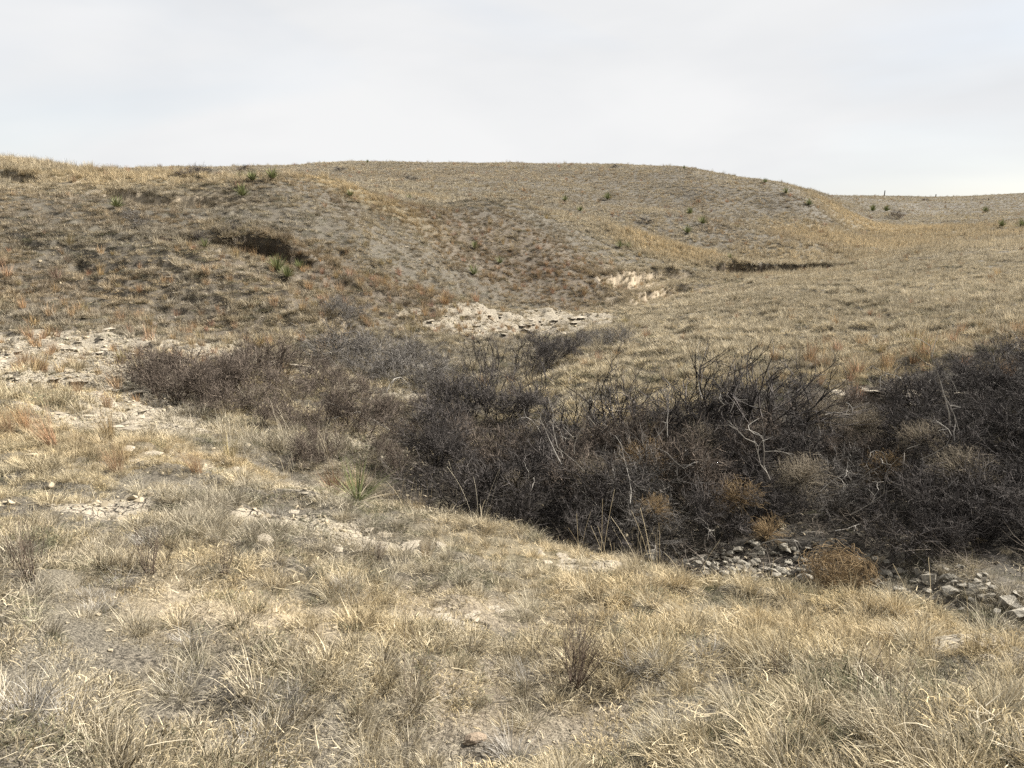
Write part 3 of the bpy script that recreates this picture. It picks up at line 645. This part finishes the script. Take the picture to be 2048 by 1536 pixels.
patch([(665,632,.75),(690,630,.8),(715,640,.7),(680,650,.6)], 'grey', 'small grey shrub beside the pale soil scarp', 'grey shrubs beside the pale soil scarp')
patch([(600,870,.6),(650,850,.7),(690,860,.8),(730,870,.8),(760,840,.6),(740,800,.6),(620,925,.45),(660,925,.5),(560,840,.4),(640,890,.4),(520,850,.4),(780,840,.5),(830,830,.55),(760,925,.45),(800,955,.5)], 'brown', 'low brown bramble-like shrub on the gully bottom left of the thicket', 'low brown shrubs left of the thicket', 1.0)
patch([(860,880,.9),(900,860,1.0),(950,850,1.05),(880,930,.8),(1000,850,1.0),(1060,850,1.0),(900,815,.8),(960,815,.9)], 'dense', 'dark fan-shaped bare shrub at the left end of the main thicket', 'fan-shaped dark shrubs left of the thicket')
patch([(440,480,.5),(470,478,.55),(400,486,.45)], 'dense', 'dark brush hanging over the left of the shaded hollow', 'dark brush at the shaded hollow')
patch([(1790,438,1.5)], 'brown', 'brown bush at the head of the golden grass in the far draw', None)
patch([(265,440,.55),(285,455,.45)], 'grey', 'small grey bush on the left hillside under the outcrop', 'grey bushes under the outcrop')

# tumbleweeds
def weed_mesh(mat, n=230, rad=.5, flat=.85, wd=.006):
    segs = []
    for _ in range(n):
        a = random.uniform(0, 6.28); e = random.uniform(-.35, 1.45)
        d = np.array([math.cos(a)*math.cos(e), math.sin(a)*math.cos(e), math.sin(e)])
        side = np.cross(d, np.random.normal(0, 1, 3)); side /= np.linalg.norm(side)
        q = np.array([0, 0, .12*rad]); L = rad*random.uniform(.75, 1.05); b = random.random()
        pts = [q+d*L*t_+side*L*.45*math.sin(t_*2.6)*t_ for t_ in np.linspace(0, 1, 6)]
        pts = [np.array([p_[0], p_[1], p_[2]*flat]) for p_ in pts]
        for k in range(5): segs.append((*pts[k], *pts[k+1], wd*(1-.12*k), wd*(1-.12*(k+1)), b))
        for _k in range(3):
            k = random.randint(2, 5); s = np.random.normal(0, .14*rad, 3); segs.append((*pts[k], *(pts[k]+s), wd*.5, wd*.3, b))
    return tubes('stems', segs, M[mat])

def dome_mesh(n=900):
    segs = []
    for _ in range(n):
        v = np.random.normal(0, 1, 3); v /= np.linalg.norm(v); w_ = np.cross(v, np.random.normal(0, 1, 3)); w_ /= np.linalg.norm(w_)
        rr_ = .5*random.uniform(.6, 1.0)*(1+.16*math.sin(3*v[0]+2*w_[1]+1)+.1*math.sin(5*v[1])); a0 = random.uniform(0, 6.28); L = random.uniform(.4, 1.0); b = random.random()
        pts = [(v*math.cos(a0+L*t_)+w_*math.sin(a0+L*t_))*rr_*(1+.06*math.sin(5*t_+a0)) for t_ in np.linspace(0, 1, 6)]
        if min(p_[2] for p_ in pts) < -.3: continue
        for k in range(5): segs.append((*(pts[k]+[0, 0, .28]), *(pts[k+1]+[0, 0, .28]), .0032, .0026, b))
    for _ in range(120):
        v = np.random.normal(0, 1, 3); v[2] = abs(v[2]); v /= np.linalg.norm(v); segs.append((0, 0, 0, *(v*.45+[0, 0, .15]), .005, .003, .2))
    return tubes('stems', segs, M['weed'])
W1 = dome_mesh(); W2 = weed_mesh('weed', 150, .5, .9, .0045); W3 = weed_mesh('weed_pale', 260, .5, .9, .0035)
for px, py, s, me, lab in ((1672,1178,.56,W1,'round tan tumbleweed dome resting on the near edge of the rubble bed'),
    (1768,985,.62,W2,'rusty orange tumbleweed caught in the right half of the thicket'),(1478,1050,.68,W2,'orange-brown tumbleweed low at the front of the thicket'),
    (1285,960,.75,W2,'brown tumbleweed caught in the middle of the thicket, around a bare stalk'),(1600,1010,.85,W3,'large pale grey-tan tumbleweed in the thicket left of the orange one'),
    (1305,1065,.5,W2,'small flattened rusty tumbleweed at the foot of the thicket'),(1640,880,.75,W3,'buff tangle of dead weed high in the thicket'),
    (525,512,1.15,W2,'rusty tumbleweed lodged in the shaded hollow of the left slope'),(570,765,.6,W2,'pale orange weed tangle beside the boulder among the brown shrubs'),(745,985,.42,W3,'brown bushy weed behind the green yucca of the near bank'),
    (1090,900,.6,W3,'buff dead weed tangle high in the left part of the thicket'),(1250,870,.6,W3,'tan dead weed tangle under the tall stems left of centre'),(1720,900,.8,W3,'tan dead weed tangle below the stony rise'),(1180,1000,.7,W3,'buff dead weed tangle at the lower left front of the thicket'),(1400,930,.7,W3,'straw-coloured dead weed tangle in the heart of the thicket'),(1540,1075,.55,W2,'flattened brown weed tangle just above the rubble'),(1840,930,.7,W3,'buff weed tangle in the right half of the thicket, above the orange one'),(1030,1010,.5,W3,'dull dead weed tangle at the dark front of the thicket'),(1920,1000,.8,W3,'dull grey weed tangle by the right edge of the thicket')):
    p = at(px, py); o = link('tumbleweed', me if False else me); o.location = (p[0], p[1], p[2]); o.rotation_euler = (random.gauss(0, .25), random.gauss(0, .25), random.uniform(0, 6.28)); o.scale = (s*random.uniform(.95, 1.3), s*random.uniform(.95, 1.2), s)
    if 880 <= py <= 1065 and px > 1000: # these hang in the twigs
        o.location.z += .25
    tag(o, lab, 'tumbleweed', 'tumbleweeds')
# bleached dead branches
def branch_mesh(n=1):
    segs = []
    grow(segs, (0, 0, 0), (.1, 0, 1), 1.0, .014, 0, 2, .22, 0, .55, 1); return tubes('wood', segs, M['deadwood'], 5)
BR = [branch_mesh() for _ in range(4)]
for k, (px, py, dpt, s, rx, ry, lab) in enumerate(((1335,875,9.8,.42,.2,-.15,'bleached crooked branch standing in the middle of the thicket'),(1540,960,9.3,.6,.2,-.75,'bleached forked branch leaning left in the thicket'),
    (1700,1030,9.0,.5,.3,.5,'pale curved branch near the foot of the thicket'),(1145,975,9.2,.45,.3,1.25,'short white stick lying low in the left part of the thicket'),(1670,1062,8.7,.42,.2,1.3,'white forked stick lying above the rubble stones'),
    (1650,830,11,.5,.3,1.1,'pale stick lying near the top of the thicket'),(800,870,12,.8,.1,-1.2,'pale crooked limb lying among the brown shrubs on the left'),(1500,1120,8.2,.5,.2,.5,'upright grey dead stub at the rubble edge'),
    (1900,850,10.5,.7,.4,-.6,'slender pale branch leaning in the right thicket'),(690,800,15,1.0,.1,.9,'pale leaning branch before the rounded grey shrubs'),(1430,1110,8.3,.35,.4,-.5,'thin pale twig fork left of the rubble'),(1860,1040,9,.8,.2,1.2,'long grey limb lying across the dark right end of the gully'))):
    th, te = ray(px, py); x_, y_ = dpt*math.sin(th), dpt*math.cos(th); g = hz(x_, y_)
    o = bpy.data.objects.new('dead_branch', BR[k % 4]); C.objects.link(o); o.location = (x_, y_, max(g+.02, dpt*float(te))); o.rotation_euler = (rx, ry, random.uniform(-.6, .6)); o.scale = (s, s, s)
    tag(o, lab, 'branch', 'bleached dead branches')

for k in range(26):
    x_ = random.uniform(-.5, 7.5); y_ = random.uniform(8.2, 11.5); s = random.uniform(.25, .6)
    o = bpy.data.objects.new('dead_branch', BR[k % 4]); C.objects.link(o); o.location = (x_, y_, hz(x_, y_)+random.uniform(.25, .75)); o.rotation_euler = (random.gauss(0, .8), random.gauss(0, .8), random.uniform(0, 6.28)); o.scale = (s*.8, s*.8, s)
    tag(o, 'thin pale dead branch caught in the dark thicket', 'branch', 'thin dead branches caught in the thicket')

# ------------------------------------------------------------------ yuccas
def yucca(name, px, py, s, lab, stalk=False, dead=True, dense=1.0, wd=.016, grp='yuccas'):
    p = at(px, py); e = empty(name, (p[0], p[1], hz(p[0], p[1]))); e.scale = (s, s, s); e.rotation_euler = (0, 0, random.uniform(0, 6.28)); tag(e, lab, 'yucca', grp)
    n = int(90*dense); az = rng.uniform(0, 6.28, n); le = np.abs(rng.uniform(.05, 1.35, n))
    me = ribbons('green_leaves', np.stack([.03*np.sin(az), .03*np.cos(az), np.full(n, .06)], -1), az, rng.uniform(.38, .58, n), le, rng.normal(.1, .1, n), np.full(n, wd)*rng.uniform(.8, 1.2, n), rng.normal(0, .05, n), rng.uniform(0, 1, n), 3, .08)
    link('green_leaves', me, e, M['yucca'])
    if dead:
        n = 60; az = rng.uniform(0, 6.28, n)
        me = ribbons('dead_leaves', np.stack([.04*np.sin(az), .04*np.cos(az), np.full(n, .05)], -1), az, rng.uniform(.25, .45, n), rng.uniform(1.2, 1.7, n), rng.normal(.3, .2, n), np.full(n, wd*.9), rng.normal(0, .2, n), rng.uniform(0, 1, n), 3, .1)
        link('dead_leaves', me, e, M['yucca_dead'])
    if stalk:
        segs = []; q = np.array([0, 0, 0.])
        for k in range(8): nq = q+np.array([.01, 0, .14]); segs.append((*q, *nq, .006, .005, .5)); q = nq
        for k in range(8):
            d = np.random.normal(0, .06, 3); z = random.uniform(.7, 1.12); segs.append((0.05, 0, z, .05+d[0], d[1], z+.05, .014, .010, .5))
        link('seed_stalk', tubes('seed_stalk', segs, M['forb'], 5), e)
    return e
yucca('yucca', 715, 1012, .80, 'green narrow-leaved yucca on the near bank above the gully', wd=.012, dense=.6)
yucca('yucca', 556, 545, 1.25, 'light green yucca at the mouth of the shaded hollow', wd=.03)
yucca('yucca', 575, 560, 1.0, 'smaller yucca just below the one at the mouth of the shaded hollow', wd=.03)
for px, py, s, lab, stk in ((235,418,1.3,'yucca on the left hillside under the outcrop',0),(486,395,1.5,'pale yucca with a stalk right of the outcrop',1),(505,365,1.3,'yucca above the stalked one near the left ridge',0),
    (545,360,1.5,'dark yucca on the far slope just behind the left ridge',0),(482,358,1.0,'small yucca beside the ridge-top clump',0),(820,402,1.2,'yucca with a stalk on the middle ridge line',1),
    (948,552,1.4,'green yucca low on the stony middle slope',0),(950,500,1.3,'dull green yucca in the middle of the stony slope',0),(1130,403,1.6,'dark yucca on the far slope behind the middle ridge',0),
    (1215,400,2.0,'broad dark yucca at the foot of the far hill',0),(1160,424,1.4,'bright green yucca just behind the middle ridge',0),(1380,430,1.8,'dark yucca where the far hill meets the low spur',0),
    (1405,450,2.0,'tall green yucca clump on the low spur',1),(1375,468,1.8,'broad green yucca spread on the low spur',0),(1240,497,1.4,'left of two small yuccas beside the golden grass',0),(1257,497,1.2,'right of two small yuccas beside the golden grass',0),
    (1530,367,1.5,'dark yucca silhouetted on the right shoulder of the far hill',0),(1618,412,1.9,'dark yucca on the far hill below its shoulder',0),(1572,388,1.7,'small dark yucca below the silhouetted one',0),
    (1745,424,2.6,'left of two dark yuccas beyond the golden grass',0),(1772,424,2.8,'right of two dark yuccas beyond the golden grass',0),(1972,426,2.5,'dark green yucca alone on the right hillside',1),
    (2003,455,2.0,'low dark yucca near the right frame edge',0),(2044,456,2.4,'dark yucca cut by the right frame edge',0),(1368,338,1.2,'tiny yucca on the skyline of the far hill, right part',0),
    (735,326,1.2,'tiny yucca on the skyline of the far hill, left part',0),(1000,530,1.1,'pale yucca among rusty grass on the middle slope',0),(410,497,.9,'small yucca at the left end of the shaded hollow',0),(600,540,1.0,'thin yucca at the right end of the shaded hollow',0),
    (700,395,.9,'little dark yucca in the golden ridge grass',0),(1460,520,1.2,'faint yucca above the long cut bank',0)):
    yucca('yucca', px, py, s*.8, lab, bool(stk), False, .7, .05 if py < 470 else .03)
# dark low cushions on ridges
for px, py, s, lab in ((160,332,.9,'dark cushion shrub on the left skyline'),(395,352,1.5,'large dark green cushion shrub where left ridge meets the skyline'),(375,354,1.0,'smaller cushion shrub left of the large dark green one'),
    (490,341,1.6,'dark rounded bush at the left end of the far hill crest'),(820,362,1.5,'low dark bush alone on the far hill face'),(680,343,1.6,'dark bush patch near the left of the far hill face'),(1290,445,1.2,'small dark bush on the spur behind the middle ridge'),
    (1230,335,1.1,'scrap of brush on the flat top of the far hill'),(1700,386,1.6,'scrap of brush on the saddle right of the far hill'),(1850,402,1.3,'faint brush on the right skyline')):
    p = at(px, py); plant('dense', p[0], p[1], s*.45, 'cushion_shrub', lab, 'shrub', 'dark cushion shrubs on the hills', 2.0)

# fence posts on the skyline
def post(px, h, lab):
    th, te = ray(px, 397); r_ = 178.0; x_, y_ = r_*math.sin(th), r_*math.cos(th)
    # walk along the bearing to the crest
    rr = np.linspace(140, 260, 240); k = np.argmax(H(rr*math.sin(th), rr*math.cos(th))/rr); r_ = rr[k]; x_, y_ = r_*math.sin(th), r_*math.cos(th)
    bm = bmesh.new(); bmesh.ops.create_cone(bm, cap_ends=True, segments=10, radius1=.13, radius2=.11, depth=h, matrix=Matrix.Translation((0, 0, h/2-.2)))
    bmesh.ops.create_cone(bm, cap_ends=True, segments=10, radius1=.11, radius2=.03, depth=.06, matrix=Matrix.Translation((0, 0, h-.17)))
    me = bpy.data.meshes.new('post'); bm.to_mesh(me); bm.free(); fattr(me, 'bl', np.zeros(len(me.vertices)))
    o = link('fence_post', me, None, M['post']); o.location = (x_, y_, hz(x_, y_)); o.rotation_euler = (0, R(2), 0); tag(o, lab, 'fence post')
post(1768, 1.5, 'thick dark wooden fence post on the saddle of the skyline'); post(1871, .8, 'thin distant fence post on the right skyline')

# ------------------------------------------------------------------ stones
def rock_mesh(flat=.55, ang=12, sub=2, jitter=.035, seed=0):
    rs = random.Random(seed); bm = bmesh.new()
    for _ in range(ang):
        v = Vector((rs.gauss(0, 1), rs.gauss(0, 1), rs.gauss(0, 1))).normalized(); v = Vector((v.x*rs.uniform(.8, 1.1), v.y*rs.uniform(.6, .95), v.z*flat)); bm.verts.new(v*.5)
    res = bmesh.ops.convex_hull(bm, input=bm.verts[:]); bmesh.ops.delete(bm, geom=[g for g in res['geom_interior'] if isinstance(g, bmesh.types.BMVert)], context='VERTS')
    bmesh.ops.bevel(bm, geom=bm.edges[:], offset=.045, segments=1, affect='EDGES', clamp_overlap=True)
    bmesh.ops.triangulate(bm, faces=bm.faces[:])
    for _ in range(sub): bmesh.ops.subdivide_edges(bm, edges=bm.edges[:], cuts=1, use_grid_fill=True)
    from mathutils import noise as mn
    for v in bm.verts: v.co += v.co.normalized()*(mn.fractal(v.co*4+Vector((seed, 0, 0)), 1, 2, 3))*jitter
    me = bpy.data.meshes.new('stone'); bm.normal_update(); bm.to_mesh(me); bm.free(); return me
RK = [rock_mesh(random.uniform(.4, .75), random.randint(9, 15), 1, .03, k) for k in range(9)]
SLB = [rock_mesh(.16, 14, 2, .03, 40+k) for k in range(5)]
for me in RK: me.materials.append(M['stone'])
for me in SLB: me.materials.append(M['stone_warm'])
def stone(me, x, y, s, name, lab, cat='stone', grp=None, sink=.2, rot=None, sz=None):
    o = bpy.data.objects.new(name, me); C.objects.link(o)
    o.location = (x, y, hz(x, y)+s*((.5-sink)*.4 if me in RK else .015)); o.rotation_euler = rot or (random.gauss(0, .25), random.gauss(0, .25), random.uniform(0, 6.28))
    o.scale = sz or (s*random.uniform(.8, 1.2), s*random.uniform(.8, 1.2), s*random.uniform(.8, 1.1)); tag(o, lab, cat, grp); return o
n_ = 0
while n_ < 190:
    px = random.gauss(1500, 95); py = random.gauss(1128, 22)
    if not (1340 < px < 1660 and 1085 < py < 1172): continue
    p = at(px, py)
    if p[1] < 6.6: n_ += 1; continue
    stone(random.choice(RK), p[0], p[1], random.choice((.05, .06, .08, .10, .13, .15)), 'rubble_stone', 'angular grey limestone chunk in the rubble bed left of the round tumbleweed', 'stone', 'rubble stones left of the round tumbleweed'); n_ += 1
for _ in range(95):
    px = random.uniform(1720, 2048); py = 1120+(px-1740)*.28+random.gauss(0, 26)
    p = at(px, py)
    stone(random.choice(RK), p[0], p[1], random.uniform(.05, .14), 'rubble_stone', 'loose grey stone in the shaded bed right of the round tumbleweed', 'stone', 'stones right of the round tumbleweed')
for _ in range(60):
    x_ = random.uniform(-1, 8); y_ = random.uniform(8.2, 13)
    stone(random.choice(RK), x_, y_, random.uniform(.05, .14), 'gully_stone', 'small shaded stone on the gully floor under the thicket', 'stone', 'stones under the thicket')
for px, py, s, lab in ((1305,1118,.22,'angular white stone at the near foot of the thicket, left of the rubble'),(1550,1150,.17,'pale squarish stone at the front of the rubble bed'),(1610,1162,.20,'pale wedge-shaped stone touching the round tumbleweed'),
    (1425,1140,.15,'small bright stone at the left front of the rubble'),(2020,1212,.24,'long pale curved stone near the right frame edge'),(2035,1232,.26,'pale blocky stone just below the long curved one'),(1860,1165,.22,'flat light stone right of the round tumbleweed'),(1900,1190,.2,'pale stone on the shaded bank near the right edge')):
    p = at(px, py); stone(random.choice(RK), p[0], p[1], s, 'pale_stone', lab, 'stone')
m_c = rock_mesh(.62, 60, 2, .012, 99); m_c.materials.append(M['cobble'])
p = at(951, 1482); stone(m_c, p[0], p[1], .085, 'cobble', 'smooth rounded brown cobble in the grass at the bottom of the view', 'stone', sink=.1, sz=(.095, .07, .075), rot=(0, .1, .3))
for px, py, s, lab in ((985,1218,.11,'small pale flat stone in the middle foreground turf'),(885,1238,.17,'pale slab flush with the turf in the middle foreground'),(955,1240,.10,'short grey slab beside the larger one in the foreground'),
    (905,1252,.13,'cream flake at the near side of the foreground slab'),(490,1512,.09,'white chip low in the left foreground'),(1160,1265,.07,'small bluish white lump above the brown forb'),(130,826,.45,'cream slab edging the near bank on the left'),
    (590,735,.55,'cream boulder among the brown shrubs'),(620,742,.4,'smaller boulder right of the cream one among the shrubs'),(545,730,.5,'flat cream boulder left of the larger one among the shrubs'),(8,566,.5,'white block on the left hillside at the frame edge'),(208,662,.55,'single white stone on the slope above the ledges'),
    (180,500,.4,'white stone on the left hillside'),(463,942,.22,'pale slab on the crest of the near bank'),(735,1060,.14,'pale slab on the near bank below the yucca'),(1010,1400,.08,'tiny pale chip right of the foreground cobble'),(200,880,.2,'grey mottled stone in the tall grass of the near bank'),(800,745,.5,'grey-cream slab behind the brown shrubs'),(840,740,.6,'small cream slab right of the grey-cream one')):
    p = at(px, py); stone(random.choice(SLB) if s < .6 and px != 8 else random.choice(RK), p[0], p[1], s, 'limestone_slab', lab, 'stone', None, .2, (random.gauss(0, .1), random.gauss(0, .1), random.uniform(0, 6.28)))
CH = []
for k in range(5):
    me = rock_mesh(random.uniform(.3, .7), 9, 0, .02, 70+k); me.materials.append(M['chip']); o = bpy.data.objects.new('shape_%03d' % _n, me); protos.objects.link(o); CH.append(_n); _n += 1
def chips(x, y, keep, smin, smax, pw=2.0):
    k = rng.uniform(0, 1, len(x)) < keep; x = x[k]; y = y[k]; n = len(x); s_ = smin+(smax-smin)*rng.uniform(0, 1, n)**pw
    z = H(x, y); _, _, (ox_, oy_) = cut_fields(x, y)
    return (np.stack([x+ox_, y+oy_, z+s_*.08], -1), np.stack([rng.normal(0, .3, n), rng.normal(0, .3, n), rng.uniform(0, 6.28, n)], -1), np.stack([s_, s_*rng.uniform(.6, 1, n), s_*rng.uniform(.4, .9, n)], -1), np.array(CH)[rng.integers(0, 5, n)], np.stack([rng.uniform(.55, 1.15, n)]*3, -1)*np.array([1, .96, .88]))
cb = []
x, y, r = area_pts(1.3, 8, 420); cb.append(chips(x, y, .25+.75*masks(x, y)[0], .006, .05, 3))
x, y, r = area_pts(5, 20, 60); mk = masks(x, y); cb.append(chips(x, y, .06+.9*mk[0], .02, .16, 2.5))
x, y, r = area_pts(18, 48, 16); mk = masks(x, y); cb.append(chips(x, y, .035+.9*mk[0]+.12*bmask(B_RED, x, y), .05, .24, 2.5))
x, y, r = area_pts(6.3, 10.5, 90); mk = masks(x, y); cb.append(chips(x, y, .55*mk[3], .02, .11, 3))
scatter('limestone_chips', *[np.concatenate([q[i] for q in cb]) for i in range(5)], 'loose limestone chips and pebbles strewn over ledges and bare ground', 'gravel')
# limestone plates on the ledges and the flat: the largest ones
LBL = {'L': ('cream limestone plate on the stepped ledges at the left', 'limestone plates on the left ledges'), 'F': ('cream limestone plate on the bare flat in the middle', 'limestone plates on the bare flat'), 'N': ('pale limestone flake on the near grassy bank', 'limestone flakes on the near bank'), 'R': ('pale flat stone on the stony rise behind the thicket', 'flat stones behind the thicket'), 'S': ('small pale stone scattered on the left slope', 'small stones scattered on the left slope')}
def plates(key, n, fx, fy, s0, s1, jit=.08):
    for _ in range(n):
        p = at(fx(), fy()); s = random.uniform(s0, s1)
        lab, g = LBL[key]; stone(random.choice(SLB), p[0], p[1], s, 'limestone_plate', lab, 'stone', g, .15, (random.gauss(0, jit), random.gauss(0, jit), random.uniform(0, 6.28)))
U = random.uniform
plates('L', 80, lambda: U(-10, 400), lambda: U(680, 790), .12, .36); plates('L', 25, lambda: random.gauss(265, 32), lambda: random.gauss(825, 35), .12, .36)
plates('F', 45, lambda: random.gauss(1040, 90), lambda: random.gauss(652, 12), .2, .6)
plates('N', 22, lambda: random.gauss(740, 60), lambda: random.gauss(1085, 22), .05, .18); plates('N', 18, lambda: random.gauss(560, 60), lambda: random.gauss(1010, 30), .05, .2)
plates('N', 14, lambda: random.gauss(1180, 50), lambda: random.gauss(1115, 12), .05, .14); plates('N', 8, lambda: random.gauss(1970, 30), lambda: random.gauss(1300, 18), .05, .16)
plates('N', 8, lambda: random.gauss(920, 60), lambda: random.gauss(1230, 14), .04, .1)
plates('R', 25, lambda: random.gauss(1760, 80), lambda: random.gauss(785, 14), .12, .35); plates('S', 40, lambda: U(0, 1200), lambda: U(480, 640), .12, .32)

# ------------------------------------------------------------------ single tussocks, forbs
TB = [tuft('blades', 210, .055, .08, .27, .42, 1.5, .0024, 6, .6) for _ in range(5)]
M['blade_grey'] = grass_mat('grey_bunchgrass_blade', (.08, .07, .06), (.56, .525, .46), .15, use_tint=False)
TG = [tuft('blades', 260, .05, .06, .20, .45, 1.35, .0023, 5, .6) for _ in range(4)]
for me in TG: me.materials.append(M['blade_grey'])
TR = [tuft('blades', 170, .05, .18, .42, .18, .45, .0026, 5, .4) for _ in range(2)]
for me in TB: me.materials.append(M['blade_own'])
for me in TR: me.materials.append(M['red_own'])
def tuss(me, px, py, s, lab, grp='large bunchgrass tussocks of the foreground'):
    p = at(px, py); o = bpy.data.objects.new('bunchgrass_tussock', me); C.objects.link(o); o.location = (p[0], p[1], p[2]-.01); o.rotation_euler = (random.gauss(0, .1), random.gauss(0, .1), random.uniform(0, 6.28)); o.scale = (s, s, s*.9); tag(o, lab, 'grass tussock', grp)
for k, (px, py, s, lab) in enumerate(((385,1065,.9,'shaggy blond tussock on the left of the near bank'),(280,985,.95,'broad blond tussock with dark foot left on the near bank'),(270,1265,.9,'long-bladed pale tussock in the left foreground'),(700,1185,.62,'compact dry tussock in the middle of the near bank'),
    (1060,1225,.85,'grey-blond tussock in the centre of the foreground'),(1180,1195,.8,'golden tussock above the centre of the foreground'),(1440,1255,.8,'golden tussock below the rubble bed'),(1820,1290,.7,'dark-footed golden tussock left of the pale ledge on the right'),
    (1660,1270,.65,'golden tussock below the round tumbleweed'),(1480,1420,.85,'large dark-centred tussock in the right foreground'),(1600,1350,.7,'upright blond tussock in the right foreground'),(550,1490,.75,'splayed pale tussock at the bottom left of centre'),
    (130,1420,.85,'tall grey tussock at the bottom left'),(350,1400,.7,'wispy tussock in the lower left foreground'),(690,1375,.6,'fan-shaped tussock left of centre in the foreground'),(1060,1450,.6,'dark-rooted tussock right of the cobble'),(1990,1450,.95,'coarse golden tussock at the bottom right corner'),
    (1800,1500,.8,'arching tussock at the bottom right'),(1300,1500,.7,'loose tussock at the bottom right of centre'),(640,1005,.7,'blond tussock left of the green yucca'),(880,1010,.7,'golden tussock on the bank edge right of the yucca'),(1070,1080,.8,'golden tussock on the bank edge below the thicket'),
    (1170,1130,.8,'tall wispy tussock on the bank edge in the centre'),(940,1420,.5,'small tussock above the cobble'),(60,1250,.7,'grey matted tussock at the left frame edge'))):
    tuss(TB[k % 5], px, py, s, lab)
for k, (px, py, s, lab) in enumerate(((235,945,.85,'rusty orange grass clump on the left of the near bank'),(395,945,.75,'rusty clump on the bank crest before the gully'),(20,870,.95,'orange grass clump at the left frame edge'),(90,745,1.1,'rusty clump on the upper left ledges'),(45,735,1.3,'broad rusty clump by the left frame edge on the ledges'),
    (105,705,1.1,'orange clump on the pale ledge top'),(155,790,.9,'thin orange clump in front of the ledge step'),(215,815,1.0,'russet clump low on the ledges'),(2010,760,1.3,'rusty clump behind the right end of the thicket'),(1640,770,.8,'small rusty clump behind the thicket'))):
    tuss(TR[k % 2], px, py, s, lab, 'rusty grass clumps')
for k in range(64):
    py = random.uniform(960, 1530); px = random.uniform(-20, 2060)
    if py < 960+max(0, px-500)*.19: continue
    gy = random.random() < (.75 if px < 900 else .4)
    tuss(random.choice(TG if gy else TB), px, py, random.uniform(.55, .95), 'small rounded grey tussock of fine blades dotted over the near bank' if gy else 'small spiky blond tussock dotted over the near bank', 'small grey tussocks of the near bank' if gy else 'small blond tussocks of the near bank')
def forb_mesh(n, h, lean, rad):
    segs = []
    for _ in range(n):
        a = U(0, 6.28); l = abs(random.gauss(0, lean)); d = (math.sin(l)*math.cos(a), math.sin(l)*math.sin(a), math.cos(l))
        grow(segs, (.02*math.cos(a), .02*math.sin(a), 0), d, h*U(.6, 1), rad, 0, 1, .07, .05, .3, 1)
    return tubes('stems', segs, M['forb'])
FB = [forb_mesh(70, .26, .38, .0016), forb_mesh(30, .22, .35, .0016), forb_mesh(3, .42, .15, .0022)]
for px, py, s, k, lab in ((1150,1375,.9,0,'brown twiggy forb bush right of centre in the foreground'),(300,1150,.8,1,'dark twiggy forb on the left of the near bank'),(60,1160,.9,1,'dark twiggy forb near the left frame edge'),(1715,1465,.7,2,'slender dark stems in the right foreground'),
    (1790,1440,.65,2,'thin dark stem right of the slender ones'),(1560,1370,.6,1,'small brown forb in the right foreground'),(820,1400,.7,2,'thin dark sprig left of the cobble'),(1270,1290,.45,1,'little brown forb in the golden grass'),(450,1150,.6,1,'small dark forb in the left middle ground'),(760,1120,.6,1,'small grey forb below the pale slabs')):
    p = at(px, py); o = bpy.data.objects.new('twiggy_forb', FB[k]); C.objects.link(o); o.location = p; o.rotation_euler = (random.gauss(0, .1), random.gauss(0, .1), U(0, 6)); o.scale = (s,)*3; tag(o, lab, 'forb', 'twiggy forbs')
print('tufts', sum(len(b[0]) for v in BATCH.values() for b in v))
